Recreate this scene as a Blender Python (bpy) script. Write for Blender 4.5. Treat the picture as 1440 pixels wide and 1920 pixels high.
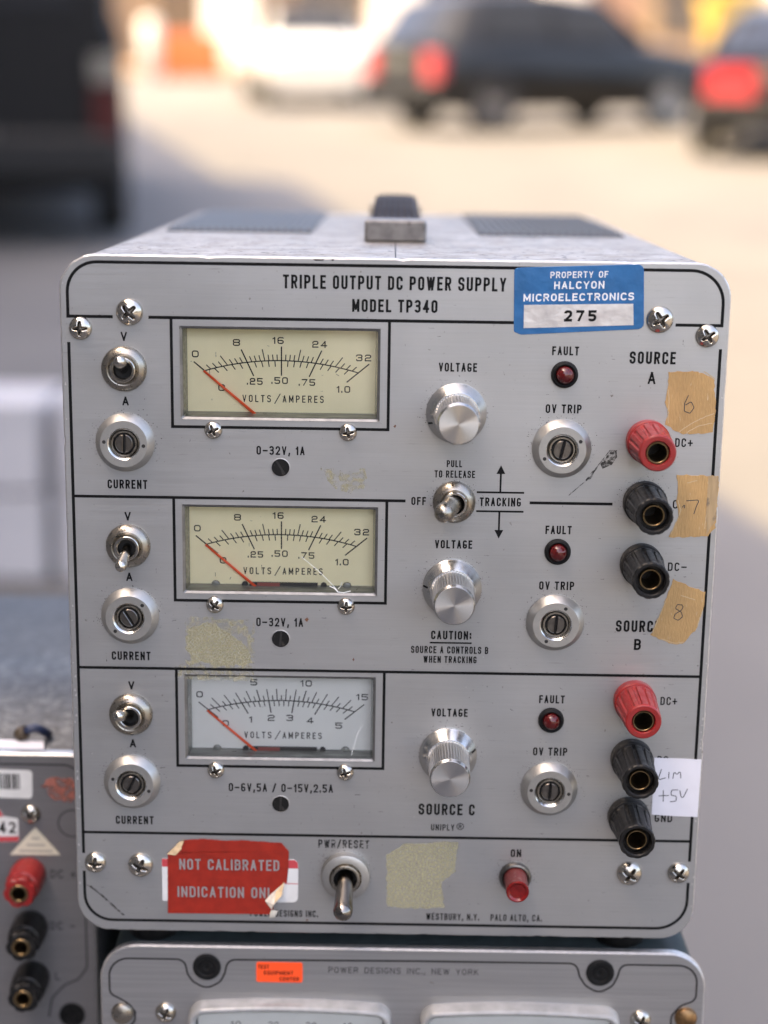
import bpy, math, random
from mathutils import Vector, Matrix
from mathutils.geometry import tessellate_polygon
random.seed(7)
PI = math.pi
for o in list(bpy.data.objects):
    bpy.data.objects.remove(o)
SC = bpy.context.scene
COL = SC.collection

# ------------------------------------------------------------------ camera, sky, sun, exposure
cam_d = bpy.data.cameras.new('camera')
cam = bpy.data.objects.new('camera', cam_d)
COL.objects.link(cam)
R = Vector((0.99988111, 0.00614778, 0.01414097))
U = Vector((-0.01515756, 0.22354852, 0.97457494))
F = Vector((-0.00283028, 0.97467341, -0.22361513))
CP = Vector((-0.00099, -0.51939, 0.26624))
cam.matrix_world = Matrix(((R.x, U.x, -F.x, CP.x), (R.y, U.y, -F.y, CP.y), (R.z, U.z, -F.z, CP.z), (0, 0, 0, 1)))
cam_d.sensor_width = 36
cam_d.sensor_fit = 'AUTO'
cam_d.lens = 57.16
cam_d.clip_start = 0.01
cam_d.clip_end = 1000
cam_d.dof.use_dof = True
cam_d.dof.focus_distance = 0.531
cam_d.dof.aperture_fstop = 5.0
SC.camera = cam

SUN_EL, SUN_AZ = math.radians(55), math.radians(240)     # azimuth clockwise from +Y
SUN_DIR = Vector((math.sin(SUN_AZ) * math.cos(SUN_EL), math.cos(SUN_AZ) * math.cos(SUN_EL), math.sin(SUN_EL)))
W = bpy.data.worlds.new('World')
SC.world = W
W.use_nodes = True
wn = W.node_tree.nodes
wn.clear()
sky = wn.new('ShaderNodeTexSky')
sky.sky_type = 'NISHITA'
sky.sun_disc = False
sky.sun_elevation = SUN_EL
sky.sun_rotation = SUN_AZ
sky.air_density = 0.8
sky.dust_density = 4.0
sky.ozone_density = 0.0
bg = wn.new('ShaderNodeBackground')
bg.inputs['Strength'].default_value = 0.15
wo = wn.new('ShaderNodeOutputWorld')
W.node_tree.links.new(sky.outputs[0], bg.inputs['Color'])
W.node_tree.links.new(bg.outputs[0], wo.inputs['Surface'])
sun_d = bpy.data.lights.new('sun', 'SUN')
sun_d.energy = 2.05
sun_d.angle = math.radians(0.5)
sun_d.color = (1.0, 0.80, 0.41)
sun = bpy.data.objects.new('sun', sun_d)
COL.objects.link(sun)
sun.rotation_euler = SUN_DIR.to_track_quat('Z', 'Y').to_euler()
sun.location = (-8, -5, 12)
SC.view_settings.view_transform = 'Standard'
SC.view_settings.look = 'None'
SC.view_settings.exposure = 2.76
SC.view_settings.gamma = 1.0
SC.view_settings.use_curve_mapping = False
SC.view_settings.use_white_balance = True           # the photograph is balanced for the open shade
SC.view_settings.white_balance_temperature = 7400
SC.view_settings.white_balance_tint = 14
SC.render.engine = 'CYCLES'
SC.cycles.use_denoising = True
SC.cycles.max_bounces = 8
SC.cycles.transparent_max_bounces = 12
SC.cycles.sample_clamp_indirect = 6.0

# ------------------------------------------------------------------ materials
def mat(name, color, rough=0.5, metal=0.0, spec=None, vary=0.0, vscale=(200, 200, 200), bump=0.0, bscale=(900, 900, 900),
        bdist=0.0002, rvary=0.0, coat=0.0, aniso=0.0, speck=None, trans=0.0, detail=4.0, vary2=None):
    """Principled material; vary = brightness variation by noise, speck = (colour, scale vector, threshold, softness) for spots of dirt or wear"""
    m = bpy.data.materials.new(name)
    m.use_nodes = True
    nt = m.node_tree
    p = nt.nodes['Principled BSDF']
    L = nt.links.new
    p.inputs['Base Color'].default_value = (*color, 1)
    p.inputs['Roughness'].default_value = rough
    p.inputs['Metallic'].default_value = metal
    if spec is not None:
        p.inputs['Specular IOR Level'].default_value = spec
    p.inputs['Coat Weight'].default_value = coat
    p.inputs['Anisotropic'].default_value = aniso
    p.inputs['Transmission Weight'].default_value = trans
    tc = None
    def noise(scale, det=4.0, off=0.0):
        nonlocal tc
        if tc is None:
            tc = nt.nodes.new('ShaderNodeTexCoord')
        mp = nt.nodes.new('ShaderNodeMapping')
        mp.inputs['Scale'].default_value = scale
        mp.inputs['Location'].default_value = (off, off * 0.7, off * 1.3)
        L(tc.outputs['Object'], mp.inputs['Vector'])
        n = nt.nodes.new('ShaderNodeTexNoise')
        n.inputs['Scale'].default_value = 1.0
        n.inputs['Detail'].default_value = det
        L(mp.outputs[0], n.inputs['Vector'])
        return n.outputs['Fac']
    col = None
    if vary:
        mr = nt.nodes.new('ShaderNodeMapRange')
        mr.inputs['From Min'].default_value = 0.3
        mr.inputs['From Max'].default_value = 0.7
        mr.inputs['To Min'].default_value = 1 - vary
        mr.inputs['To Max'].default_value = 1 + vary
        L(noise(vscale, detail), mr.inputs['Value'])
        mul = nt.nodes.new('ShaderNodeVectorMath')
        mul.operation = 'SCALE'
        mul.inputs[0].default_value = color
        L(mr.outputs[0], mul.inputs['Scale'])
        col = mul.outputs[0]
    if vary2:                                   # a second, broad unevenness
        mr = nt.nodes.new('ShaderNodeMapRange')
        mr.inputs['From Min'].default_value = 0.3
        mr.inputs['From Max'].default_value = 0.7
        mr.inputs['To Min'].default_value = 1 - vary2[0]
        mr.inputs['To Max'].default_value = 1 + vary2[0]
        L(noise(vary2[1], 5.0, 17.0), mr.inputs['Value'])
        mul = nt.nodes.new('ShaderNodeVectorMath')
        mul.operation = 'SCALE'
        L(col, mul.inputs[0])
        L(mr.outputs[0], mul.inputs['Scale'])
        col = mul.outputs[0]
    for k, (sc, sv, th, so) in enumerate(speck or []):
        mr = nt.nodes.new('ShaderNodeMapRange')
        mr.inputs['From Min'].default_value = th
        mr.inputs['From Max'].default_value = th + so
        L(noise(sv, 3.0, 3.1 + 5 * k), mr.inputs['Value'])
        mx = nt.nodes.new('ShaderNodeMix')
        mx.data_type = 'RGBA'
        L(mr.outputs[0], mx.inputs['Factor'])
        if col is not None:
            L(col, mx.inputs['A'])
        else:
            mx.inputs['A'].default_value = (*color, 1)
        mx.inputs['B'].default_value = (*sc, 1)
        col = mx.outputs['Result']
    if col is not None:
        L(col, p.inputs['Base Color'])
    if rvary:
        mr = nt.nodes.new('ShaderNodeMapRange')
        mr.inputs['From Min'].default_value = 0.3
        mr.inputs['From Max'].default_value = 0.7
        mr.inputs['To Min'].default_value = max(0.02, rough - rvary)
        mr.inputs['To Max'].default_value = rough + rvary
        L(noise(vscale, 3.0, 11.0), mr.inputs['Value'])
        L(mr.outputs[0], p.inputs['Roughness'])
    if bump:
        b = nt.nodes.new('ShaderNodeBump')
        b.inputs['Strength'].default_value = bump
        b.inputs['Distance'].default_value = bdist
        L(noise(bscale, 3.0, 7.0), b.inputs['Height'])
        L(b.outputs[0], p.inputs['Normal'])
    return m

def mat_radial(name, color, rough, aniso):
    """spun metal: anisotropic highlights running round the local Y axis"""
    m = mat(name, color, rough, 1.0, aniso=aniso)
    nt = m.node_tree
    t = nt.nodes.new('ShaderNodeTangent')
    t.direction_type = 'RADIAL'
    t.axis = 'Y'
    nt.links.new(t.outputs[0], nt.nodes['Principled BSDF'].inputs['Tangent'])
    return m

def mat_glass(name, tint=(1, 1, 1), gloss=1.0, rough=0.02):
    """a thin clear pane: Fresnel mix of see-through and mirror"""
    m = bpy.data.materials.new(name)
    m.use_nodes = True
    nt = m.node_tree
    nt.nodes.clear()
    out = nt.nodes.new('ShaderNodeOutputMaterial')
    tr = nt.nodes.new('ShaderNodeBsdfTransparent')
    tr.inputs['Color'].default_value = (*tint, 1)
    gl = nt.nodes.new('ShaderNodeBsdfGlossy')
    gl.inputs['Roughness'].default_value = rough
    fr = nt.nodes.new('ShaderNodeFresnel')
    fr.inputs['IOR'].default_value = 1.45
    mu = nt.nodes.new('ShaderNodeMath')
    mu.operation = 'MULTIPLY'
    mu.inputs[1].default_value = gloss
    mx = nt.nodes.new('ShaderNodeMixShader')
    nt.links.new(fr.outputs[0], mu.inputs[0])
    nt.links.new(mu.outputs[0], mx.inputs['Fac'])
    nt.links.new(tr.outputs[0], mx.inputs[1])
    nt.links.new(gl.outputs[0], mx.inputs[2])
    nt.links.new(mx.outputs[0], out.inputs['Surface'])
    return m

def mat_patchy(name, color, scale, th, soft, rough=0.8, vary=0.15):
    """a thin film with holes where the noise is low (old glue, ghost marks, dust)"""
    m = mat(name, color, rough, vary=vary, vscale=(1500, 1500, 1500))
    nt = m.node_tree
    p = nt.nodes['Principled BSDF']
    out = [n for n in nt.nodes if n.type == 'OUTPUT_MATERIAL'][0]
    tc = nt.nodes.new('ShaderNodeTexCoord')
    n = nt.nodes.new('ShaderNodeTexNoise')
    n.inputs['Scale'].default_value = scale
    n.inputs['Detail'].default_value = 6
    n.inputs['Roughness'].default_value = 0.7
    nt.links.new(tc.outputs['Object'], n.inputs['Vector'])
    mr = nt.nodes.new('ShaderNodeMapRange')
    mr.inputs['From Min'].default_value = th
    mr.inputs['From Max'].default_value = th + soft
    nt.links.new(n.outputs['Fac'], mr.inputs['Value'])
    tr = nt.nodes.new('ShaderNodeBsdfTransparent')
    mx = nt.nodes.new('ShaderNodeMixShader')
    nt.links.new(mr.outputs[0], mx.inputs['Fac'])
    nt.links.new(tr.outputs[0], mx.inputs[1])
    nt.links.new(p.outputs[0], mx.inputs[2])
    nt.links.new(mx.outputs[0], out.inputs['Surface'])
    return m

M = {}
M['panel'] = mat('brushed_panel', (0.415, 0.415, 0.408), 0.42, 0.8, vary=0.03, vscale=(30, 300, 2200), rvary=0.05, bump=0.10, bscale=(60, 400, 3200), bdist=0.00004, vary2=(0.09, (24, 24, 20)),
                 speck=[((0.17, 0.155, 0.13), (420, 420, 420), 0.735, 0.05), ((0.31, 0.305, 0.30), (90, 90, 1300), 0.70, 0.12), ((0.24, 0.23, 0.21), (900, 900, 900), 0.70, 0.08)])
M['panel_edge'] = mat('panel_edge_metal', (0.44, 0.43, 0.42), 0.42, 0.7, vary=0.15, vscale=(500, 500, 500), speck=[((0.2, 0.19, 0.17), (500, 500, 500), 0.68, 0.05)])
M['panel_edge_bright'] = mat('bare_metal_nick', (0.62, 0.61, 0.59), 0.3, 0.8)
M['panel_low'] = mat('brushed_panel_coarse', (0.40, 0.395, 0.39), 0.36, 0.8, vary=0.08, vscale=(18, 300, 1100), rvary=0.06, bump=0.2, bscale=(25, 300, 2200), bdist=0.00008,
                     speck=[((0.22, 0.19, 0.14), (300, 300, 300), 0.74, 0.04)])
M['panel_left'] = mat('dull_panel', (0.19, 0.186, 0.19), 0.5, 0.6, vary=0.06, vscale=(40, 300, 900))
M['ink'] = mat('black_ink', (0.006, 0.006, 0.006), 0.6, spec=.12, vary=0.2, vscale=(900, 900, 900))
M['ink_worn'] = mat_patchy('black_ink_worn', (0.007, 0.007, 0.007), 900, 0.42, 0.06, 0.6)
M['ink_grey'] = mat('grey_ink', (0.035, 0.035, 0.036), 0.6, spec=.2)
M['pencil'] = mat('pen_line', (0.04, 0.043, 0.048), 0.7, spec=.15)
M['dial_cream'] = mat('cream_dial', (0.96, 0.87, 0.58), 0.6, vary=0.03, vscale=(120, 120, 120))
M['dial_white'] = mat('white_dial', (0.80, 0.80, 0.78), 0.6, vary=0.02, vscale=(120, 120, 120))
M['needle'] = mat('red_needle', (1.0, 0.10, 0.025), 0.4)
M['nickel'] = mat('nickel', (0.50, 0.465, 0.41), 0.17, 1.0, rvary=0.06, vscale=(700, 700, 700), speck=[((0.16, 0.13, 0.10), (900, 900, 900), 0.66, 0.06)])
M['nickel_dull'] = mat('dull_nickel', (0.33, 0.30, 0.255), 0.3, 1.0, rvary=0.08, vscale=(600, 600, 600), speck=[((0.14, 0.12, 0.09), (800, 800, 800), 0.64, 0.08)])
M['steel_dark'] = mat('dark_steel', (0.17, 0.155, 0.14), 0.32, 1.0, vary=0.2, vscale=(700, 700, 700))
M['lever_steel'] = mat('lever_steel', (0.22, 0.20, 0.18), 0.2, 1.0, rvary=0.06, vscale=(500, 500, 500))
M['satin'] = mat('satin_aluminium', (0.42, 0.41, 0.385), 0.42, 0.9, vary=0.05, vscale=(500, 500, 500), speck=[((0.25, 0.23, 0.20), (700, 700, 700), 0.7, 0.05)])
M['spun'] = mat_radial('spun_aluminium', (0.60, 0.59, 0.575), 0.22, 0.96)
M['bright'] = mat('bright_aluminium', (0.60, 0.59, 0.565), 0.22, 1.0, rvary=0.05, vscale=(500, 500, 500))
M['knurl'] = mat('knurled_aluminium', (0.45, 0.44, 0.42), 0.3, 0.95, speck=[((0.17, 0.16, 0.14), (800, 800, 800), 0.66, 0.06)])
M['bore'] = mat('dark_bore', (0.012, 0.011, 0.010), 0.6)
M['rubber'] = mat('black_rubber', (0.007, 0.007, 0.007), 0.62, spec=.18, vary=0.3, vscale=(400, 400, 400))
M['black_plastic'] = mat('black_plastic', (0.008, 0.0076, 0.0074), 0.42, spec=.25, rvary=0.12, vscale=(350, 350, 350), bump=0.15, bscale=(1200, 1200, 1200), bdist=0.0001,
                         speck=[((0.055, 0.05, 0.045), (420, 420, 420), 0.62, 0.12)])
M['grey_plastic'] = mat('grey_black_plastic', (0.014, 0.0135, 0.013), 0.6, spec=.25, speck=[((0.07, 0.066, 0.06), (500, 500, 500), 0.58, 0.1)], bump=0.2, bscale=(1500, 1500, 1500))
M['red_plastic'] = mat('red_plastic', (0.235, 0.011, 0.010), 0.42, vary=0.12, vscale=(250, 250, 250), rvary=0.1, speck=[((0.22, 0.06, 0.052), (380, 380, 380), 0.62, 0.1)])
M['brass'] = mat('brass', (0.24, 0.165, 0.085), 0.34, 1.0, vary=0.2, vscale=(500, 500, 500))
M['lens'] = mat('red_lens', (0.075, 0.004, 0.004), 0.14, spec=0.5, coat=0.2)
M['lens_bright'] = mat('red_lamp_cap', (0.15, 0.005, 0.0045), 0.22, spec=0.5, vary=0.15, vscale=(500, 500, 500))
M['lens_dusty'] = mat('dusty_red_lamp_side', (0.12, 0.016, 0.015), 0.55, speck=[((0.17, 0.085, 0.075), (900, 900, 900), 0.55, 0.15)])
M['case'] = mat('worn_silver_case', (0.26, 0.23, 0.197), 0.48, 0.45, vary=0.22, vscale=(90, 60, 300), rvary=0.12, bump=0.5, bscale=(700, 700, 700), bdist=0.00018,
                speck=[((0.06, 0.052, 0.045), (420, 200, 420), 0.59, 0.08), ((0.46, 0.44, 0.41), (140, 400, 400), 0.62, 0.06)])
M['vent'] = mat('blue_grey_paint', (0.055, 0.063, 0.072), 0.55, vary=0.1, vscale=(90, 90, 90))
M['teal'] = mat('dark_teal_paint', (0.022, 0.032, 0.033), 0.4, spec=.3, vary=0.2, vscale=(200, 200, 200), bump=0.3, bscale=(500, 500, 500))
M['hammer'] = mat('hammered_blue_paint', (0.053, 0.060, 0.069), 0.5, 0.2, vary=0.4, vscale=(190, 190, 190), bump=0.6, bscale=(330, 330, 330), bdist=0.0004,
                  speck=[((0.115, 0.125, 0.132), (300, 300, 300), 0.55, 0.08), ((0.03, 0.033, 0.036), (240, 240, 240), 0.6, 0.08)])
M['strap'] = mat('dark_handle_rubber', (0.024, 0.022, 0.025), 0.75, spec=.2)
M['cast'] = mat('dull_cast_metal', (0.16, 0.15, 0.14), 0.5, 0.4, vary=0.25, vscale=(300, 300, 300), speck=[((0.05, 0.045, 0.04), (300, 300, 300), 0.6, 0.1)])
M['tape'] = mat('masking_tape', (0.40, 0.242, 0.095), 0.75, vary=0.07, vscale=(1500, 300, 500), bump=0.8, bscale=(1900, 300, 420), bdist=0.0003, vary2=(0.14, (90, 90, 60)), speck=[((0.50, 0.38, 0.22), (1300, 300, 260), 0.66, 0.08)])
M['tape_dark'] = mat('dirty_masking_tape', (0.36, 0.25, 0.13), 0.7, vary=0.2, vscale=(900, 300, 120), speck=[((0.16, 0.12, 0.08), (300, 300, 200), 0.58, 0.1)])
M['paper'] = mat('white_paper', (0.62, 0.61, 0.64), 0.75, vary=0.05, vscale=(90, 90, 90), bump=0.4, bscale=(150, 150, 150), bdist=0.0003)
M['blue_foil'] = mat('blue_foil_label', (0.012, 0.115, 0.29), 0.33, 0.25, vary=0.12, vscale=(160, 160, 160), bump=0.6, bscale=(160, 160, 160), bdist=0.0006)
M['silver_foil'] = mat('silver_foil', (0.66, 0.65, 0.67), 0.3, 0.85, vary=0.08, vscale=(200, 200, 200), bump=0.6, bscale=(120, 120, 120), bdist=0.0006)
M['white_print'] = mat('white_print', (0.70, 0.70, 0.70), 0.5)
M['red_foil'] = mat('red_foil_sticker', (0.30, 0.018, 0.008), 0.42, 0.15, vary=0.14, vscale=(260, 260, 260), bump=0.35, bscale=(420, 420, 420), bdist=0.0002)
M['silver_print'] = mat('silver_print', (0.30, 0.285, 0.28), 0.45, 0.3)
M['tan_paper'] = mat('torn_paper', (0.62, 0.44, 0.25), 0.8, vary=0.25, vscale=(500, 500, 500))
M['torn_white'] = mat('torn_white_paper', (0.66, 0.60, 0.50), 0.8, vary=0.2, vscale=(400, 400, 400))
M['white_sticker'] = mat('white_sticker', (0.62, 0.62, 0.60), 0.5, vary=0.06, vscale=(200, 200, 200))
M['red_band'] = mat('red_band', (0.48, 0.05, 0.06), 0.5)
M['orange_sticker'] = mat('orange_sticker', (0.95, 0.085, 0.015), 0.45)
M['red_patch'] = mat_patchy('faded_red', (0.34, 0.12, 0.09), 330, 0.40, 0.16)
M['glue'] = mat_patchy('old_glue', (0.40, 0.375, 0.245), 1300, 0.30, 0.42, 0.85, 0.12)
M['glue_thin'] = mat_patchy('thin_old_glue', (0.40, 0.37, 0.24), 420, 0.46, 0.30, 0.85, 0.12)
M['scuff'] = mat_patchy('scuff', (0.03, 0.028, 0.025), 800, 0.42, 0.14, 0.7)
M['dust'] = mat_patchy('grime', (0.035, 0.03, 0.025), 1100, 0.42, 0.14, 0.9)
M['crack'] = mat('crack_white', (0.85, 0.86, 0.82), 0.3)
M['clear_edge'] = mat('clear_plastic_edge', (0.20, 0.205, 0.185), 0.18, spec=0.6, vary=0.4, vscale=(100, 600, 600))
M['glass'] = mat_glass('meter_glass', (0.98, 0.985, 0.97), 1.9)
M['rim'] = mat('meter_rim', (0.16, 0.16, 0.155), 0.3, 0.6, vary=.2, vscale=(300, 300, 300))
M['movement'] = mat('dark_movement', (0.02, 0.018, 0.018), 0.5)
M['movement_red'] = mat('red_movement', (0.26, 0.06, 0.05), 0.5)

# ------------------------------------------------------------------ mesh builder (millimetres in, metres out)
class MB:
    def __init__(s):
        s.v, s.f, s.mi, s.sm = [], [], [], []
    def face(s, idx, mi=0, smooth=False):
        s.f.append(tuple(idx)); s.mi.append(mi); s.sm.append(smooth)
    def pts(s, ps):
        n = len(s.v); s.v += [tuple(p) for p in ps]; return list(range(n, n + len(ps)))
    def box(s, x0, x1, y0, y1, z0, z1, mi=0, ch=0.0):
        if ch <= 0:
            a = s.pts([(x0, y0, z0), (x1, y0, z0), (x1, y1, z0), (x0, y1, z0), (x0, y0, z1), (x1, y0, z1), (x1, y1, z1), (x0, y1, z1)])
            for q in ((0, 3, 2, 1), (4, 5, 6, 7), (0, 1, 5, 4), (1, 2, 6, 5), (2, 3, 7, 6), (3, 0, 4, 7)):
                s.face([a[i] for i in q], mi)
        else:
            s.prism(rrect(x0, x1, z0, z1, ch, 2), y0, y1, mi, ch * 0.6)
        return s
    def prism(s, out, y0, y1, mi=0, ch=0.0, smooth=False, holes=(), mi_edge=None, back=True, front=True):
        """outline in (x, z), counter-clockwise seen from -Y; front at y0 (towards the camera) with an optional chamfer"""
        me = mi if mi_edge is None else mi_edge
        n = len(out)
        if ch:
            cx = sum(p[0] for p in out) / n
            inner = inset(out, ch)
            I = s.pts([(p[0], y0, p[1]) for p in inner])
            O = s.pts([(p[0], y0 + ch, p[1]) for p in out])
            for i in range(n):
                j = (i + 1) % n
                s.face((I[i], O[i], O[j], I[j]), me, smooth)
        else:
            I = O = s.pts([(p[0], y0, p[1]) for p in out]); inner = out
        loops = [[(p[0], p[1], 0) for p in inner]]
        ids = list(I)
        hid = []
        for h in holes:
            loops.append([(p[0], p[1], 0) for p in h])
            k = s.pts([(p[0], y0, p[1]) for p in h]); ids += k; hid.append((h, k))
        if holes:
            for t in tessellate_polygon(loops):
                a, b, c = [Vector((s.v[ids[i]][0], s.v[ids[i]][2])) for i in t]
                w = (b - a).cross(c - a)
                q = [ids[i] for i in t]
                s.face(q if w > 0 else q[::-1], mi)
        elif front:
            for t in tessellate_polygon(loops) if n > 4 else [range(n)]:
                q = [ids[i] for i in t]
                a, b, c = [Vector((s.v[i][0], s.v[i][2])) for i in q[:3]]
                s.face(q if (b - a).cross(c - a) > 0 else q[::-1], mi)
        B = s.pts([(p[0], y1, p[1]) for p in out])
        for i in range(n):
            j = (i + 1) % n
            s.face((O[i], B[i], B[j], O[j]), me, smooth)
        for h, k in hid:
            hb = s.pts([(p[0], y1, p[1]) for p in h]); m_ = len(h)
            for i in range(m_):
                j = (i + 1) % m_
                s.face((k[i], k[j], hb[j], hb[i]), me)
        if back and not holes:
            s.face(B[::-1], me)
        return s
    def lathe(s, prof, seg=48, mi=0, smooth=True, mod=None, cx=0, cz=0, mis=None, cap=True, a0=0.0, y=0):
        """prof = [(radius, distance out of the panel)], outwards is -Y"""
        rings = []
        for k, (r, d) in enumerate(prof):
            ps = []
            for i in range(seg):
                t = a0 + 2 * PI * i / seg
                rr = r * (mod(t, k) if mod else 1.0)
                ps.append((cx + rr * math.cos(t), y - d, cz + rr * math.sin(t)))
            first = s.pts(ps)
            hard = False                                   # an edge of more than 28 degrees stays crisp
            if 0 < k < len(prof) - 1:
                u, v = Vector(prof[k]) - Vector(prof[k - 1]), Vector(prof[k + 1]) - Vector(prof[k])
                hard = u.length > 1e-6 and v.length > 1e-6 and u.angle(v) > math.radians(28)
            rings.append((first, s.pts(ps) if hard else first))
        for k in range(len(prof) - 1):
            a, b = rings[k][1], rings[k + 1][0]
            for i in range(seg):
                j = (i + 1) % seg
                s.face((a[i], a[j], b[j], b[i]), mis[k] if mis else mi, smooth)
        if cap and prof[-1][0] > 1e-6:
            s.face(rings[-1][0], mis[-1] if mis else mi)
        return s
    def ribbon(s, pts, t, y, closed=False, mi=0):
        """a flat stroke of width t along pts (x, z) at depth y"""
        P = [Vector(p) for p in pts]
        Q = [P[0]]
        for p in P[1:]:
            if (p - Q[-1]).length > 1e-5:
                Q.append(p)
        if closed and (Q[0] - Q[-1]).length < 1e-5:
            Q.pop()
        n = len(Q)
        if n < 2:
            return s
        L_, R_ = [], []
        for i in range(n):
            a = Q[i - 1] if (i > 0 or closed) else None
            b = Q[(i + 1) % n] if (i < n - 1 or closed) else None
            d0 = (Q[i] - a).normalized() if a is not None else (b - Q[i]).normalized()
            d1 = (b - Q[i]).normalized() if b is not None else d0
            n0, n1 = Vector((-d0.y, d0.x)), Vector((-d1.y, d1.x))
            m_ = n0 + n1
            if m_.length < 1e-4:
                m_ = n0
            m_.normalize()
            k = min(1.0 / max(m_.dot(n0), 0.3), 2.2) * t / 2
            L_.append(Q[i] + m_ * k); R_.append(Q[i] - m_ * k)
        a = s.pts([(p.x, y, p.y) for p in L_]); b = s.pts([(p.x, y, p.y) for p in R_])
        for i in range(n if closed else n - 1):
            j = (i + 1) % n
            s.face((a[i], b[i], b[j], a[j]), mi)
        return s
    def flat(s, out, y, mi=0):
        k = s.pts([(p[0], y, p[1]) for p in out])
        for t in tessellate_polygon([[(p[0], p[1], 0) for p in out]]):
            q = [k[i] for i in t]
            a, b, c = [Vector((s.v[i][0], s.v[i][2])) for i in q]
            s.face(q if (b - a).cross(c - a) > 0 else q[::-1], mi)
        return s
    def tube(s, path, rad, seg=12, mi=0, smooth=True):
        """rad: one radius or one per point"""
        P = [Vector(p) for p in path]
        rings = []
        up = Vector((0.3, 0.1, 0.9))
        for i, p in enumerate(P):
            d = (P[min(i + 1, len(P) - 1)] - P[max(i - 1, 0)]).normalized()
            x = d.cross(up).normalized()
            z = x.cross(d)
            r = rad[i] if isinstance(rad, (list, tuple)) else rad
            rings.append(s.pts([p + (x * math.cos(2 * PI * k / seg) + z * math.sin(2 * PI * k / seg)) * r for k in range(seg)]))
        for a, b in zip(rings, rings[1:]):
            for i in range(seg):
                j = (i + 1) % seg
                s.face((a[i], b[i], b[j], a[j]), mi, smooth)
        s.face(rings[0], mi); s.face(rings[-1][::-1], mi)
        return s
    def mesh(s, name, mats, scale=0.001):
        me = bpy.data.meshes.new(name)
        me.from_pydata([(x * scale, y * scale, z * scale) for x, y, z in s.v], [], s.f)
        for m_ in (mats if isinstance(mats, (list, tuple)) else [mats]):
            me.materials.append(m_)
        me.polygons.foreach_set('material_index', s.mi)
        me.polygons.foreach_set('use_smooth', s.sm)
        me.update()
        return me

def inset(out, d):
    n = len(out)
    P = [Vector(p) for p in out]
    r = []
    for i in range(n):
        d0 = (P[i] - P[i - 1]).normalized(); d1 = (P[(i + 1) % n] - P[i]).normalized()
        n0, n1 = Vector((-d0.y, d0.x)), Vector((-d1.y, d1.x))
        m_ = n0 + n1
        if m_.length < 1e-4:
            m_ = n0
        m_.normalize()
        r.append(tuple(P[i] + m_ * (d / max(m_.dot(n0), 0.4))))
    return r

def rrect(x0, x1, z0, z1, r, n=8):
    """counter-clockwise rounded rectangle"""
    o = []
    for cx, cz, a in ((x1 - r, z0 + r, -90), (x1 - r, z1 - r, 0), (x0 + r, z1 - r, 90), (x0 + r, z0 + r, 180)):
        for i in range(n + 1):
            t = math.radians(a + 90 * i / n)
            o.append((cx + r * math.cos(t), cz + r * math.sin(t)))
    return o

def fillet(pts, closed=False, seg=6):
    """pts: (x, z[, radius]); rounds the corners that give a radius"""
    n = len(pts)
    o = []
    for i, p in enumerate(pts):
        r = p[2] if len(p) > 2 else 0
        if r <= 0 or (not closed and i in (0, n - 1)):
            o.append((p[0], p[1])); continue
        P, A, B = Vector(p[:2]), Vector(pts[i - 1][:2]), Vector(pts[(i + 1) % n][:2])
        da, db = A - P, B - P
        la, lb = da.length, db.length
        if la < 1e-6 or lb < 1e-6:
            o.append((p[0], p[1])); continue
        da /= la; db /= lb
        ang = math.acos(max(-1, min(1, da.dot(db))))
        if ang > PI - 0.02:
            o.append((p[0], p[1])); continue
        ka = 0.5 if (closed or i - 1 > 0) and len(pts[i - 1]) > 2 and pts[i - 1][2] > 0 else 1.0
        kb = 0.5 if len(pts[(i + 1) % n]) > 2 and pts[(i + 1) % n][2] > 0 else 1.0
        t = min(r / math.tan(ang / 2), la * ka, lb * kb)
        rr = t * math.tan(ang / 2)
        c = P + (da + db).normalized() * (rr / math.sin(ang / 2))
        s0, s1 = P + da * t, P + db * t
        a0 = math.atan2(s0.y - c.y, s0.x - c.x); a1 = math.atan2(s1.y - c.y, s1.x - c.x)
        dd = (a1 - a0 + PI) % (2 * PI) - PI
        for k in range(seg + 1):
            a = a0 + dd * k / seg
            o.append((c.x + rr * math.cos(a), c.y + rr * math.sin(a)))
    return o

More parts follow.
